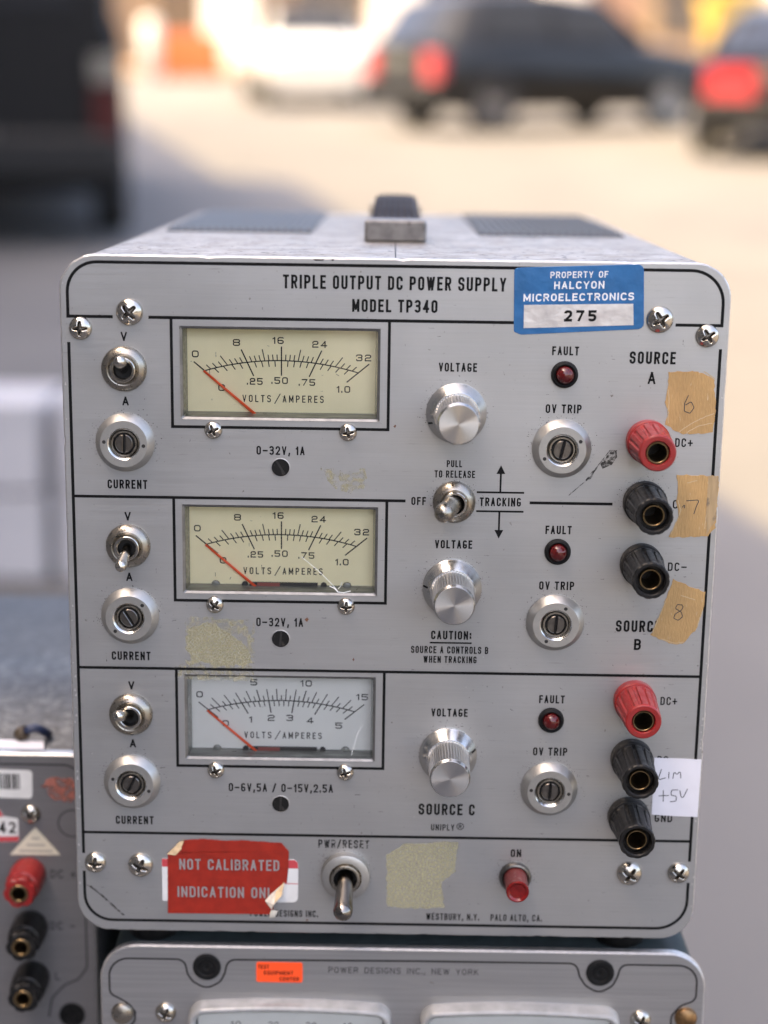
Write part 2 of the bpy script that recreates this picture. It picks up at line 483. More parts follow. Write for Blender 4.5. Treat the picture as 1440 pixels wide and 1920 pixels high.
# ------------------------------------------------------------------ lettering drawn as strokes (x 0..1, height 0..1, r marks a rounded corner)
def g(w, *st):
    return (w, st)
r = 1
GL = {
 'A': g(1.05, [(0, 0), (.5, 1), (1, 0)], [(.17, .3), (.83, .3)]),
 'B': g(1, [(0, .53), (1, .53, r), (1, 1, r), (0, 1), (0, 0), (1, 0, r), (1, .53, r), (.6, .53)]),
 'C': g(1, [(1, .77), (1, 1, r), (0, 1, r), (0, 0, r), (1, 0, r), (1, .23)]),
 'D': g(1, [(.5, 0), (0, 0), (0, 1), (1, 1, r), (1, 0, r), (.5, 0)]),
 'E': g(.85, [(1, 1), (0, 1), (0, 0), (1, 0)], [(0, .52), (.85, .52)]),
 'F': g(.85, [(1, 1), (0, 1), (0, 0)], [(0, .52), (.85, .52)]),
 'G': g(1, [(1, .82), (1, 1, r), (0, 1, r), (0, 0, r), (1, 0, r), (1, .42), (.62, .42)]),
 'H': g(1, [(0, 0), (0, 1)], [(1, 0), (1, 1)], [(0, .5), (1, .5)]),
 'I': g(0, [(.5, 0), (.5, 1)]),
 'J': g(.9, [(1, 1), (1, 0, r), (0, 0, r), (0, .3)]),
 'K': g(1, [(0, 0), (0, 1)], [(1, 1), (.02, .36)], [(.33, .56), (1, 0)]),
 'L': g(.8, [(0, 1), (0, 0), (1, 0)]),
 'M': g(1.3, [(0, 0), (0, 1), (.5, .2), (1, 1), (1, 0)]),
 'N': g(1.02, [(0, 0), (0, 1), (1, 0), (1, 1)]),
 'O': g(1, [(.5, 1), (0, 1, r), (0, 0, r), (1, 0, r), (1, 1, r), (.5, 1)]),
 'P': g(1, [(0, 0), (0, 1), (1, 1, r), (1, .46, r), (0, .46)]),
 'Q': g(1, [(.5, 1), (0, 1, r), (0, 0, r), (1, 0, r), (1, 1, r), (.5, 1)], [(.6, .25), (1.05, -.05)]),
 'R': g(1, [(0, 0), (0, 1), (1, 1, r), (1, .48, r), (0, .48)], [(.55, .48), (1, 0)]),
 'S': g(1, [(1, .80), (1, 1, r), (0, 1, r), (0, .54, r), (1, .5, r), (1, 0, r), (0, 0, r), (0, .20)]),
 'T': g(.95, [(0, 1), (1, 1)], [(.5, 1), (.5, 0)]),
 'U': g(1, [(0, 1), (0, 0, r), (1, 0, r), (1, 1)]),
 'V': g(1.05, [(0, 1), (.5, 0), (1, 1)]),
 'W': g(1.55, [(0, 1), (.26, 0), (.5, .95), (.74, 0), (1, 1)]),
 'X': g(1, [(0, 0), (1, 1)], [(0, 1), (1, 0)]),
 'Y': g(1.05, [(0, 1), (.5, .42), (1, 1)], [(.5, .42), (.5, 0)]),
 'Z': g(1, [(0, 1), (1, 1), (0, 0), (1, 0)]),
 '0': g(1, [(.5, 1), (0, 1, r), (0, 0, r), (1, 0, r), (1, 1, r), (.5, 1)]),
 '1': g(.45, [(0, .78), (1, 1), (1, 0)]),
 '2': g(1, [(0, .78), (0, 1, r), (1, 1, r), (1, .58, r), (0, 0), (1, 0)]),
 '3': g(1, [(0, .82), (0, 1, r), (1, 1, r), (1, .53, r), (.35, .53), (1, .53, r), (1, 0, r), (0, 0, r), (0, .18)]),
 '4': g(1.05, [(.72, 0), (.72, 1), (0, .27), (1, .27)]),
 '5': g(1, [(1, 1), (0, 1), (0, .56), (1, .58, r), (1, 0, r), (0, 0, r), (0, .17)]),
 '6': g(1, [(1, .86), (1, 1, r), (0, 1, r), (0, 0, r), (1, 0, r), (1, .52, r), (0, .52)]),
 '7': g(1, [(0, 1), (1, 1), (.3, 0)]),
 '8': g(1, [(.5, .53), (0, .53, r), (0, 1, r), (1, 1, r), (1, .53, r), (0, .53, r), (0, 0, r), (1, 0, r), (1, .53, r), (.5, .53)]),
 '9': g(1, [(0, .24), (0, 0, r), (1, 0, r), (1, 1, r), (0, 1, r), (0, .44, r), (1, .44)]),
 '.': g(0, [(.5, -.02), (.5, .12)]),
 ',': g(.15, [(1, .12), (0, -.18)]),
 ':': g(0, [(.5, .12), (.5, .27)], [(.5, .6), (.5, .75)]),
 '-': g(1.15, [(0, .46), (1, .46)]),
 '+': g(1.1, [(0, .45), (1, .45)], [(.5, .12), (.5, .78)]),
 '/': g(.9, [(0, -.06), (1, 1.06)]),
}
WIDE = dict(GL)
WIDE['2'] = g(1, [(0, .72), (0, 1, r), (1, 1, r), (1, .5, r), (0, .5, r), (0, 0), (1, 0)])
WIDE['1'] = g(.35, [(0, .8), (1, 1), (1, 0)])

def strokes_of(pp):
    """a stroke broken at its sharp corners, so that each leg keeps its full width"""
    out, cur = [], [pp[0]]
    for i in range(1, len(pp)):
        cur.append(pp[i])
        if i < len(pp) - 1 and not pp[i][2]:
            u, v = Vector(pp[i][:2]) - Vector(pp[i - 1][:2]), Vector(pp[i + 1][:2]) - Vector(pp[i][:2])
            if u.length > 1e-6 and v.length > 1e-6 and u.angle(v) > math.radians(100):
                out.append(cur); cur = [pp[i]]
    out.append(cur)
    return out
def text(mb, s, cx, z, h, width, t, y=-0.05, font=GL, gap=.55, mi=0, slope=0.0, rad=0.5):
    """one line of stroke lettering, centred on cx, baseline z, total ink width given"""
    SPC = 1.75
    units, ink = 0.0, 0.0
    for i, ch in enumerate(s):
        if ch == ' ':
            units += SPC
        else:
            units += font[ch][0]; ink += t
            if i < len(s) - 1 and s[i + 1] != ' ':
                units += gap
    w = max(0.02, (width - ink) / max(units, .3))
    x = cx - width / 2
    k = 0
    for i, ch in enumerate(s):
        if ch == ' ':
            x += w * SPC; continue
        gw = font[ch][0] * w
        for st in font[ch][1]:
            pp = [(x + t / 2 + p[0] * gw, z + t / 2 + p[1] * (h - t), rad * max(gw, .3 * h) if len(p) > 2 else 0) for p in st]
            closed = pp[0][:2] == pp[-1][:2]
            for sub in strokes_of(pp):
                q = fillet(sub)
                if not closed:                              # square ends
                    for e, f in ((0, 1), (-1, -2)):
                        A, B = Vector(q[e]), Vector(q[f])
                        if (A - B).length > 1e-6:
                            q[e] = tuple(A + (A - B).normalized() * t * .5)
                n0 = len(mb.v)
                mb.ribbon(q, t, y - 0.004 * (k % 4), closed and q[0] == q[-1], mi=mi)
                lo, hi = (z, z + h) if ch not in '.,/' else (z - h, z + 2 * h)
                for vi in range(n0, len(mb.v)):
                    vx, vy, vz = mb.v[vi]
                    if ch not in '.,:/':
                        vx = min(max(vx, x), x + gw + t)
                    vz = min(max(vz, lo), hi)
                    mb.v[vi] = (vx, vy, vz + slope * (vx - cx))
                k += 1
        x += gw + t
        if i < len(s) - 1 and s[i + 1] != ' ':
            x += gap * w
    return mb

# ------------------------------------------------------------------ things and parts
POS = {}
def thing(name, label, cat, at=(0, 0, 0), group=None, rot=None):
    """an Empty at the thing's base (metres)"""
    o = bpy.data.objects.new(name, None)
    o.empty_display_size = 0.05
    COL.objects.link(o)
    o.location = at
    if rot:
        o.rotation_euler = rot
    o['label'] = label; o['category'] = cat
    if group:
        o['group'] = group
    POS[o] = Vector(at)
    return o
def part(name, me, parent, at=None, label=None, roll=0.0):
    """a mesh under its parent; at = millimetres in the frame of the instruments (None: the parent's own frame origin is the world's)"""
    o = bpy.data.objects.new(name, me)
    COL.objects.link(o)
    w = Vector(at) * 0.001 if at is not None else Vector((0, 0, 0))
    o.parent = parent
    o.location = w - POS[parent]
    POS[o] = w
    if roll:
        o.rotation_euler = (0, roll, 0)
    if label:
        o['label'] = label
    return o
def solo(name, me, label, cat, loc=(0, 0, 0), rot=None, group=None):
    o = bpy.data.objects.new(name, me)
    COL.objects.link(o)
    o.location = loc
    if rot:
        o.rotation_euler = rot
    o['label'] = label; o['category'] = cat
    if group:
        o['group'] = group
    POS[o] = Vector(loc)
    return o
def structure(name, me, loc=(0, 0, 0)):
    o = bpy.data.objects.new(name, me)
    COL.objects.link(o)
    o.location = loc
    o['kind'] = 'structure'
    return o

# ================================================================== the place around
GS = math.tan(math.radians(3.75))              # the car park climbs gently away from the table
GZ0 = -0.89
def gz(y):
    return GZ0 + GS * y
M['ground'] = mat('pale_concrete', (0.108, 0.103, 0.098), 0.85, vary=0.10, vscale=(1.2, 1.2, 1.2), bump=0.3, bscale=(60, 60, 60), bdist=0.004, speck=[((0.090, 0.087, 0.084), (0.5, 0.25, 0.5), 0.56, 0.12)])
M['paving'] = mat('tan_paving', (0.22, 0.13, 0.065), 0.8, vary=0.15, vscale=(2, 2, 2))
mb = MB()
N = 24
for i in range(N + 1):
    y = -30 + 210 * i / N
    for x in (-120, -40, -12, 0, 12, 40, 120):
        mb.pts([(x, y, gz(y))])
for i in range(N):
    for j in range(6):
        a = i * 7 + j
        mb.face((a, a + 1, a + 8, a + 7))
structure('ground', mb.mesh('ground', M['ground'], 1.0))
mb = MB()
a = mb.pts([(-40, 38.5, gz(38.5) + .12), (40, 38.5, gz(38.5) + .12), (40, 46, gz(46) + .12), (-40, 46, gz(46) + .12),
            (-40, 38.5, gz(38.5) - .05), (40, 38.5, gz(38.5) - .05)])
mb.face((0, 1, 2, 3)); mb.face((4, 5, 1, 0))
structure('pavement', mb.mesh('pavement', M['paving'], 1.0))

# ---- the tall building whose shadow covers the table
M['render_wall'] = mat('rendered_wall', (0.17, 0.14, 0.115), 0.85, vary=0.08, vscale=(1.5, 1.5, 1.5), bump=0.2, bscale=(30, 30, 30), bdist=0.004)
M['dark_glass'] = mat('dark_window', (0.02, 0.022, 0.026), 0.15, spec=0.15)
M['trim'] = mat('stone_trim', (0.45, 0.43, 0.39), 0.7, vary=0.06, vscale=(2, 2, 2))
D_ = Vector((-0.2009, 0.9796, 0)); Nn = Vector((0.9796, 0.2009, 0))     # along the wall / out of it
def along(t, n, z):
    p = Vector((-4.0, 0, 0)) + D_ * t + Nn * n
    return (p.x, p.y, z)
def obox(mb, t0, t1, n0, n1, z0, z1, mi=0):
    a = mb.pts([along(t0, n0, z0), along(t0, n1, z0), along(t1, n1, z0), along(t1, n0, z0), along(t0, n0, z1), along(t0, n1, z1), along(t1, n1, z1), along(t1, n0, z1)])
    for q in ((0, 3, 2, 1), (4, 5, 6, 7), (0, 1, 5, 4), (1, 2, 6, 5), (2, 3, 7, 6), (3, 0, 4, 7)):
        mb.face([a[i] for i in q], mi)
TALL = thing('tall_building', 'tall plain rendered building beside the table, throwing the long shadow', 'building', along(2, -4, gz(2)))
WT = 7.3
mb = MB(); obox(mb, -7.6, 20.6, -8, 0, -2.6, WT)
part('wall', mb.mesh('tall_wall', M['render_wall'], 1.0), TALL)
mb = MB(); mb.box(-2.2, -.5, -12.0, -6.2, -3, 2.4); mb.box(-9.0, -2.203, -12.0, -6.2, -3, 2.4)  # unseen wing, added to darken the panel's left side and the metal reflections
part('added_shade_wing', mb.mesh('added_shade_wing', M['render_wall'], 1.0), TALL)
mb = MB(); obox(mb, -7.7, 20.7, -8.1, 0.12, WT, WT + .18)
part('parapet', mb.mesh('tall_parapet', M['trim'], 1.0), TALL)
wm = MB(); obox(wm, -.6, .6, .003, .03, -.75, .75)
fm = MB()
for q in ((-.7, .7, .75, .85), (-.7, .7, -.85, -.75)):
    obox(fm, q[0], q[1], .003, .07, q[2], q[3])
for q in ((-.7, -.6), (.6, .7)):
    obox(fm, q[0], q[1], .003, .06, -.75, .75)
wme, fme = wm.mesh('tall_window', M['dark_glass'], 1.0), fm.mesh('tall_window_frame', M['trim'], 1.0)
for t in (-4, 0, 4, 8, 12, 16):
    for z in (1.6, 4.6):
        d = (D_ * t + Vector((0, 0, z)))
        w_ = part('window', wme, TALL, (d.x * 1000, d.y * 1000, d.z * 1000))
        part('window_frame', fme, w_, (d.x * 1000, d.y * 1000, d.z * 1000))

# ---- the arcade at the far side
M['facade'] = mat('beige_wall', (0.24, 0.17, 0.105), 0.8, vary=0.08, vscale=(1, 1, 1))
M['white_paint'] = mat('white_paint', (0.55, 0.53, 0.50), 0.6, vary=0.04, vscale=(1, 1, 1))
M['shutter'] = mat('grey_brown_shutter', (0.05, 0.043, 0.038), 0.6, vary=0.15, vscale=(2, 2, 2))
M['dark_wood'] = mat('dark_brown_door', (0.06, 0.04, 0.025), 0.6)
M['peach'] = mat('peach_wall', (0.36, 0.22, 0.14), 0.8)
FY = 46.0; fz = gz(FY)
ARC = thing('arcade_building', 'far beige building with white columns across the car park', 'building', (0, FY, fz))
mb = MB(); mb.box(-26, 30, FY, FY + 9, fz - .5, fz + 5.6)
part('wall', mb.mesh('arcade_wall', M['facade'], 1.0), ARC)
mb = MB(); mb.box(-26.3, 30.3, FY - 1.3, FY + 9.3, fz + 5.6, fz + 6.0)
part('roof', mb.mesh('arcade_roof', M['trim'], 1.0), ARC)
cm = MB(); cm.prism(rrect(-.68, .68, -.2, 5.0, .05, 2), -.9, 0, 0, .03)
cme = cm.mesh('arcade_column', M['white_paint'], 1.0)
for x in (-13.4, -8.95, -4.5, 0.0, 4.5, 10.6, 15.2, 20):
    part('column', cme, ARC, (x * 1000, (FY - .05) * 1000, (fz + .12) * 1000))
for x0, x1, z0, z1, mname, nm in ((-2.75, -.85, 1.0, 3.6, 'shutter', 'window'), (-6.6, -5.3, .1, 3.4, 'dark_wood', 'door'), (.85, 2.2, .1, 3.4, 'dark_wood', 'door'),
                                  (2.3, 3.7, 1.0, 3.6, 'shutter', 'window'), (5.3, 6.6, .2, 3.4, 'peach', 'door'), (7.2, 9.6, 1.0, 3.6, 'shutter', 'window'), (-11.5, -10, .1, 3.4, 'dark_wood', 'door')):
    mb = MB(); mb.box(x0, x1, FY - .04, FY - .003, fz + z0, fz + z1)
    part(nm, mb.mesh('arcade_' + nm, M[mname], 1.0), ARC)

# ---- small far things
M['orange'] = mat('orange_plastic', (0.34, 0.085, 0.02), 0.5)
M['yellow'] = mat('yellow_paint', (0.42, 0.29, 0.06), 0.5)
M['tyre'] = mat('tyre', (0.02, 0.02, 0.021), 0.8)
M['alloy'] = mat('alloy_rim', (0.35, 0.35, 0.36), 0.3, 0.9)
def barrier(x, y, L_, label, group=None):
    t = thing('road_barrier', label, 'barrier', (x, y, gz(y)), group)
    mb = MB()
    mb.prism([(-L_ / 2, .02), (L_ / 2, .02), (L_ / 2 - .03, .35), (L_ / 2 - .06, .95), (-L_ / 2 + .06, .95), (-L_ / 2 + .03, .35)], -.2, .2, 0, .03)
    part('body', mb.mesh('barrier_body', M['orange'], 1.0), t, (x * 1000, y * 1000, gz(y) * 1000))
    for sx in (-1, 1):
        mb = MB(); mb.box(sx * L_ * .3 - .12, sx * L_ * .3 + .12, -.27, .27, 0, .08)
        part('foot', mb.mesh('barrier_foot', M['tyre'], 1.0), t, (x * 1000, y * 1000, gz(y) * 1000))
barrier(-4.55, 36.5, 1.55, 'orange plastic road barrier at the far edge of the car park')
def bright_spot_post(x, y, h, rad, label):  # added posts, standing in for pale bright spots and glints far off
    mb = MB()
    mb.tube([(0, 0, -.05), (0, 0, h - .1), (0, 0, h - .03), (0, 0, h)], [rad, rad, rad * .9, rad * .45], 20)
    solo('bright_spot_post', mb.mesh('bright_spot_post', M['white_paint'], 1.0), label, 'bright_spot_post', (x, y, gz(y)), group='pale posts added as bright spots along the far pavement')
bright_spot_post(-5.25, 35.6, 1.25, .2, 'pale post added as a bright spot, next to the orange barrier, nearer the dark van')
bright_spot_post(-2.75, 34.5, 1.0, .15, 'pale post added as a bright spot, alone before the second white column')
bright_spot_post(1.42, 36.0, 1.3, .22, 'pale post added as a bright spot, rising behind the black hatchback roof')
t = thing('skip_bin', 'yellow steel skip behind the black cars', 'skip', (8.1, 40.6, gz(40.6)))
mb = MB()
zz = gz(40.6)
a = mb.pts([(7.75, 39.9, zz + .1), (8.5, 39.9, zz + .1), (8.5, 41.3, zz + .1), (7.75, 41.3, zz + .1), (7.45, 39.6, zz + 2.0), (8.8, 39.6, zz + 2.0), (8.8, 41.6, zz + 2.0), (7.45, 41.6, zz + 2.0)])
for q in ((0, 3, 2, 1), (0, 1, 5, 4), (1, 2, 6, 5), (2, 3, 7, 6), (3, 0, 4, 7)):
    mb.face([a[i] for i in q])
part('body', mb.mesh('skip_body', M['yellow'], 1.0), t)
mb = MB(); mb.box(7.4, 8.85, 39.5, 39.6, zz + 1.9, zz + 2.06); mb.box(7.4, 8.85, 41.6, 41.7, zz + 1.9, zz + 2.06)
part('rim', mb.mesh('skip_rim', M['yellow'], 1.0), t)

# ---- vehicles: built along +X (front at +X), rear at x = 0
M['black_car'] = mat('black_car_paint', (0.009, 0.009, 0.0095), 0.3, spec=0.3, coat=0.2)
M['white_car'] = mat('white_car_paint', (0.52, 0.51, 0.49), 0.3, coat=0.5)
M['navy_car'] = mat('dark_blue_car_paint', (0.011, 0.0115, 0.015), 0.3, spec=.3, coat=0.2)
M['tail'] = mat('tail_lamp', (0.42, 0.04, 0.045), 0.15, spec=0.6, coat=0.5)
M['van_paint'] = mat('dull_dark_paint', (0.007, 0.007, 0.0075), 0.55, spec=.2)
M['dim_lamp'] = mat('clouded_lamp', (0.16, 0.15, 0.13), 0.3)
M['tail_dim'] = mat('dark_tail_lamp', (0.05, 0.006, 0.006), 0.35, spec=.3)
M['clear_lamp'] = mat('clear_lamp', (0.62, 0.58, 0.5), 0.12, spec=0.6)
M['trim_black'] = mat('black_trim', (0.012, 0.012, 0.0125), 0.6, spec=.3)
M['plate'] = mat('number_plate', (0.10, 0.10, 0.095), 0.5)
WHEEL = MB().lathe([(.0, 0.0), (.20, 0.0), (.31, .0), (.335, .03), (.335, .17), (.31, .2), (.21, .2), (.2, .17)], 32, cap=False).mesh('tyre', M['tyre'], 1.0)
RIM = MB().lathe([(.2, .17), (.19, .185), (.06, .175), (.05, .19), (0.0005, .19)], 20, mod=lambda t, k: 1.0).mesh('rim', M['alloy'], 1.0)
def make_car(name, label, cat, paint, st, win, lamps, wb, x, y, yaw, Wd=.88, group=None, plate_z=.75):
    """st: stations along the length (x, z_bottom, z_belt, z_roof, half width at belt, half width at roof)"""
    th = math.radians(yaw)
    root = thing(name, label, cat, (x, y, gz(y)), group)
    root.rotation_euler = (math.radians(3.75), 0, 0)
    base = bpy.data.objects
    Mz = Matrix.Rotation(th, 4, 'Z')
    def sub(nm, me, par=None, loc=(0, 0, 0), rz=0.0):
        o = bpy.data.objects.new(nm, me); COL.objects.link(o)
        o.parent = par or root
        if par is None:
            o.location = (Mz @ Vector(loc)); o.rotation_euler = (0, 0, th + rz)
        return o
    mb = MB()
    rings = []
    for (sx, zb, zl, zr, wl, wr) in st:
        zm = zb + (zl - zb) * .45
        rings.append(mb.pts([(sx, -wl * .86, zb), (sx, -wl * .99, zb + .06), (sx, -wl * 1.02, zm), (sx, -wl, zl - .04), (sx, -wl * .965, zl), (sx, -wr - .02, zr - .06), (sx, -wr * .86, zr),
                             (sx, 0, zr + .015), (sx, wr * .86, zr), (sx, wr + .02, zr - .06), (sx, wl * .965, zl), (sx, wl, zl - .04), (sx, wl * 1.02, zm), (sx, wl * .99, zb + .06), (sx, wl * .86, zb)]))
    for a, b in zip(rings, rings[1:]):
        for i in range(15):
            j = (i + 1) % 15
            mb.face((a[i], a[j], b[j], b[i]), 0, i not in (14,))
    mb.face(rings[0]); mb.face(rings[-1][::-1])
    sub('body', mb.mesh(name + '_body', paint, 1.0))
    for (x0, z0, w0, x1, z1, w1, x2, z2, w2, x3, z3, w3) in win:                # side windows (quads, both sides)
        for s_ in (-1, 1):
            mb = MB()
            a = mb.pts([(x0, s_ * w0, z0), (x1, s_ * w1, z1), (x2, s_ * w2, z2), (x3, s_ * w3, z3)])
            mb.face(a if s_ < 0 else a[::-1])
            sub('side_window', mb.mesh(name + '_window', M['dark_glass'], 1.0))
    (sx, zb, zl, zr, wl, wr) = st[1]
    rx, rz0, rx1, rz1, hw0, hw1 = lamps['rear']
    mb = MB(); a = mb.pts([(rx, hw0, rz0), (rx, -hw0, rz0), (rx1, -hw1, rz1), (rx1, hw1, rz1)]); mb.face(a)
    sub('rear_window', mb.mesh(name + '_rear_window', M['dark_glass'], 1.0))
    if 'front' in lamps:
        fx, fz0, fx1, fz1, hw0, hw1 = lamps['front']
        mb = MB(); a = mb.pts([(fx, -hw0, fz0), (fx, hw0, fz0), (fx1, hw1, fz1), (fx1, -hw1, fz1)]); mb.face(a)
        sub('windscreen', mb.mesh(name + '_windscreen', M['dark_glass'], 1.0))
    lx0, lx1, y0, y1, z0, z1 = lamps['tail']
    for s_ in (-1, 1):
        mb = MB(); mb.box(lx0, lx1, min(s_ * y0, s_ * y1), max(s_ * y0, s_ * y1), z0, z1)
        sub('tail_light', mb.mesh(name + '_tail', M[lamps.get('lens', 'tail')], 1.0))
        if 'clear' in lamps:
            c0, c1 = lamps['clear']
            mb = MB(); mb.box(lx0, lx1, min(s_ * y0, s_ * y1), max(s_ * y0, s_ * y1), c0, c1)
            sub('reversing_light', mb.mesh(name + '_reverse', M['dim_lamp'], 1.0))
    mb = MB(); bz = st[0][1]
    mb.prism(rrect(-Wd * .98, Wd * .98, bz, bz + .24, .07, 4), -.06, .12, 0, .03)
    sub('bumper', mb.mesh(name + '_bumper', M['trim_black'], 1.0), None, (0, 0, 0), -PI / 2)
    mb = MB(); mb.box(-.27, .27, -.025, .0, plate_z, plate_z + .13)
    sub('number_plate', mb.mesh(name + '_plate', M['plate'], 1.0), None, (lx0 + .004, 0, 0), -PI / 2)
    for wx in wb:
        for s_ in (-1, 1):
            w_ = sub('wheel', WHEEL, None, (wx, s_ * (Wd - .17), .335), 0 if s_ < 0 else PI)
            sub('wheel_rim', RIM, w_)
    return root
HATCH = [(0, .32, .95, .98, .80, .70), (.10, .26, 1.0, 1.06, .87, .74), (.35, .24, 1.02, 1.46, .88, .66), (.75, .24, 1.02, 1.57, .89, .64), (1.7, .24, 1.0, 1.60, .89, .64), (2.4, .24, .99, 1.53, .89, .63),
         (3.1, .24, .97, 1.02, .88, .66), (3.8, .25, .90, .93, .86, .62), (4.2, .30, .72, .76, .78, .55)]
HW = [(.55, 1.05, .895, 1.55, 1.04, .90, 1.55, 1.50, .69, .72, 1.47, .70), (1.62, 1.04, .90, 2.75, 1.02, .90, 2.35, 1.47, .69, 1.62, 1.50, .69)]
make_car('parked_car', 'black parked hatchback, middle of the angled row of cars', 'car', M['black_car'], HATCH, HW,
         dict(rear=(.115, 1.08, .36, 1.42, .70, .62), front=(3.12, 1.04, 2.42, 1.52, .70, .58), tail=(-.03, .16, .55, .86, .60, .90)), (.75, 3.3), .06, 19.2, 30, group='cars parked at an angle')
SEDAN = [(0, .34, .88, .96, .80, .70), (.08, .28, .95, 1.02, .86, .74), (.75, .24, .98, 1.05, .88, .70), (1.15, .24, .98, 1.33, .89, .62), (1.6, .24, .98, 1.43, .89, .60), (2.6, .24, .97, 1.42, .89, .60),
         (3.3, .24, .95, 1.0, .88, .68), (4.1, .25, .88, .92, .86, .64), (4.5, .30, .70, .75, .78, .55)]
SW = [(.95, 1.0, .89, 1.95, 1.0, .90, 1.95, 1.36, .66, 1.35, 1.35, .66), (2.02, 1.0, .90, 3.0, .98, .90, 2.65, 1.36, .66, 2.02, 1.37, .66)]
make_car('parked_car', 'nearest dark saloon with a big red tail light, seen from behind', 'car', M['navy_car'], SEDAN, SW,
         dict(rear=(.78, 1.07, 1.16, 1.34, .62, .56), front=(3.32, 1.02, 2.62, 1.43, .70, .56), tail=(-.03, .12, .30, .76, .52, .86)), (.85, 3.5), 3.62, 15.0, 74, group='cars parked at an angle')
make_car('parked_car', 'white saloon facing the camera, behind the black hatchback', 'car', M['white_car'], SEDAN, SW,
         dict(rear=(.78, 1.07, 1.16, 1.34, .62, .56), front=(3.32, 1.02, 2.62, 1.43, .70, .56), tail=(-.03, .12, .42, .84, .62, .88)), (.85, 3.5), -1.75, 28.2, -80, group='cars parked at an angle')
VAN = [(0, .38, 1.15, 2.25, .90, .82), (.06, .32, 1.2, 2.36, .94, .84), (.4, .30, 1.2, 2.44, .95, .84), (2.4, .30, 1.2, 2.46, .95, .84), (3.6, .30, 1.15, 2.38, .95, .82), (4.2, .30, 1.10, 1.45, .94, .78), (4.8, .32, 1.0, 1.08, .9, .72), (5.0, .36, .8, .85, .84, .66)]
VW = [(2.5, 1.3, .955, 3.7, 1.22, .955, 3.45, 2.1, .87, 2.5, 2.15, .88)]
make_car('delivery_van', 'dark van standing in the shade with a tall red tail light', 'van', M['van_paint'], VAN, VW,
         dict(rear=(-.01, 1.25, -.004, 2.1, .72, .70), front=(4.22, 1.46, 3.62, 2.36, .78, .74), tail=(-.035, .10, .78, .93, .52, .86), clear=(.88, 1.02), lens='tail_dim'), (.9, 3.7), -2.36, 8.2, 101, Wd=.95, plate_z=.5)

# ---- stacked white cartons at the left behind the instruments
M['carton'] = mat('white_carton', (0.42, 0.41, 0.42), 0.7, vary=0.05, vscale=(8, 8, 8))
def carton(x, y, z, w, d, h, label):
    mb = MB()
    mb.box(-w / 2, w / 2, -d / 2, d / 2, 0, h, 0, .004)
    mb.box(-w / 2 - .002, w / 2 + .002, -d / 2 - .002, d / 2 + .002, h * .78, h + .002, 0, .004)     # lid
    solo('carton', mb.mesh('carton', M['carton'], 1.0), label, 'box', (x, y, z), group='white cartons stacked on the ground')
cy = 3.05; cz = gz(2.9) + .012
carton(-.685, cy, cz, .075, .26, .185, 'slim white carton under another, nearer the power supply')
carton(-.683, cy, cz + .2, .072, .26, .19, 'slim white carton on top of its stack, nearer the power supply')
carton(-.86, cy, cz, .22, .26, .185, 'wide white carton at the bottom of the outer stack')
carton(-.862, cy, cz + .2, .215, .26, .19, 'wide white carton on top of the outer stack')

# ---- table that carries the three instruments
M['table'] = mat('grey_table', (0.11, 0.106, 0.10), 0.6, vary=0.1, vscale=(30, 30, 30))
M['leg'] = mat('steel_leg', (0.2, 0.2, 0.2), 0.4, 0.8)
TZ = -0.150
TAB = thing('folding_table', 'grey folding table under the three instruments', 'table', (-.1, .2, gz(.2)))
mb = MB(); mb.prism(rrect(-.75, .125, .0, .03, .008, 3), -.06, .62, 0, .003)
part('tabletop', mb.mesh('tabletop', M['table'], 1.0), TAB, (0, 0, (TZ - .03) * 1000))
for lx, ly in ((-.70, -.02), (.08, -.02), (-.70, .57), (.08, .57)):
    mb = MB(); mb.tube([(lx, ly, TZ - .03), (lx, ly, gz(ly))], .014, 12)
    part('leg', mb.mesh('table_leg', M['leg'], 1.0), TAB)

# ================================================================== parts shared by the instruments
def screw_mesh(rad, h, m, name):
    mb = MB()
    seg, nr = 64, 18
    rings, deep = [], []
    arm, wd = .58 * rad, .085 * rad
    for k in range(nr + 1):
        q = k / nr
        rr = rad * (1 - q)
        ps = []
        for i in range(seg):
            t = 2 * PI * i / seg
            x, z = rr * math.cos(t), rr * math.sin(t)
            d = h * math.sqrt(max(0, 1 - (rr / rad) ** 2 * .93)) if k else 0.0
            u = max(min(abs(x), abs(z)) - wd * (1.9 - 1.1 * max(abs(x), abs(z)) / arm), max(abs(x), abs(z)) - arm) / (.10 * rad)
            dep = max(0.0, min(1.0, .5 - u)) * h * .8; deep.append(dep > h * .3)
            ps.append((x, -(d - dep), z))
        rings.append(mb.pts(ps))
    for a, b in zip(rings, rings[1:]):
        for i in range(seg):
            j = (i + 1) % seg
            mb.face((a[i], a[j], b[j], b[i]), 1 if deep[b[i]] and deep[a[i]] else 0, True)  # recess faces take a darker metal: the shade inside put into the colour
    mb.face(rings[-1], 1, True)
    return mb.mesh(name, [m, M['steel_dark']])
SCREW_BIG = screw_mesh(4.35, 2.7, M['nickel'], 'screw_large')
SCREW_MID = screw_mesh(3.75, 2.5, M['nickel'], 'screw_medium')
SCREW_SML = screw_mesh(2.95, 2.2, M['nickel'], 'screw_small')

# ================================================================== the power supply
PS = thing('power_supply', 'grey triple output power supply with three meters, on top of another instrument', 'power supply', (0, .14, -.0125))
DX, ZW = -36.55, (192.05, 133.6, 75.15)            # meter window centres
WX0, WX1, WH = -68.7, -4.4, 15.1
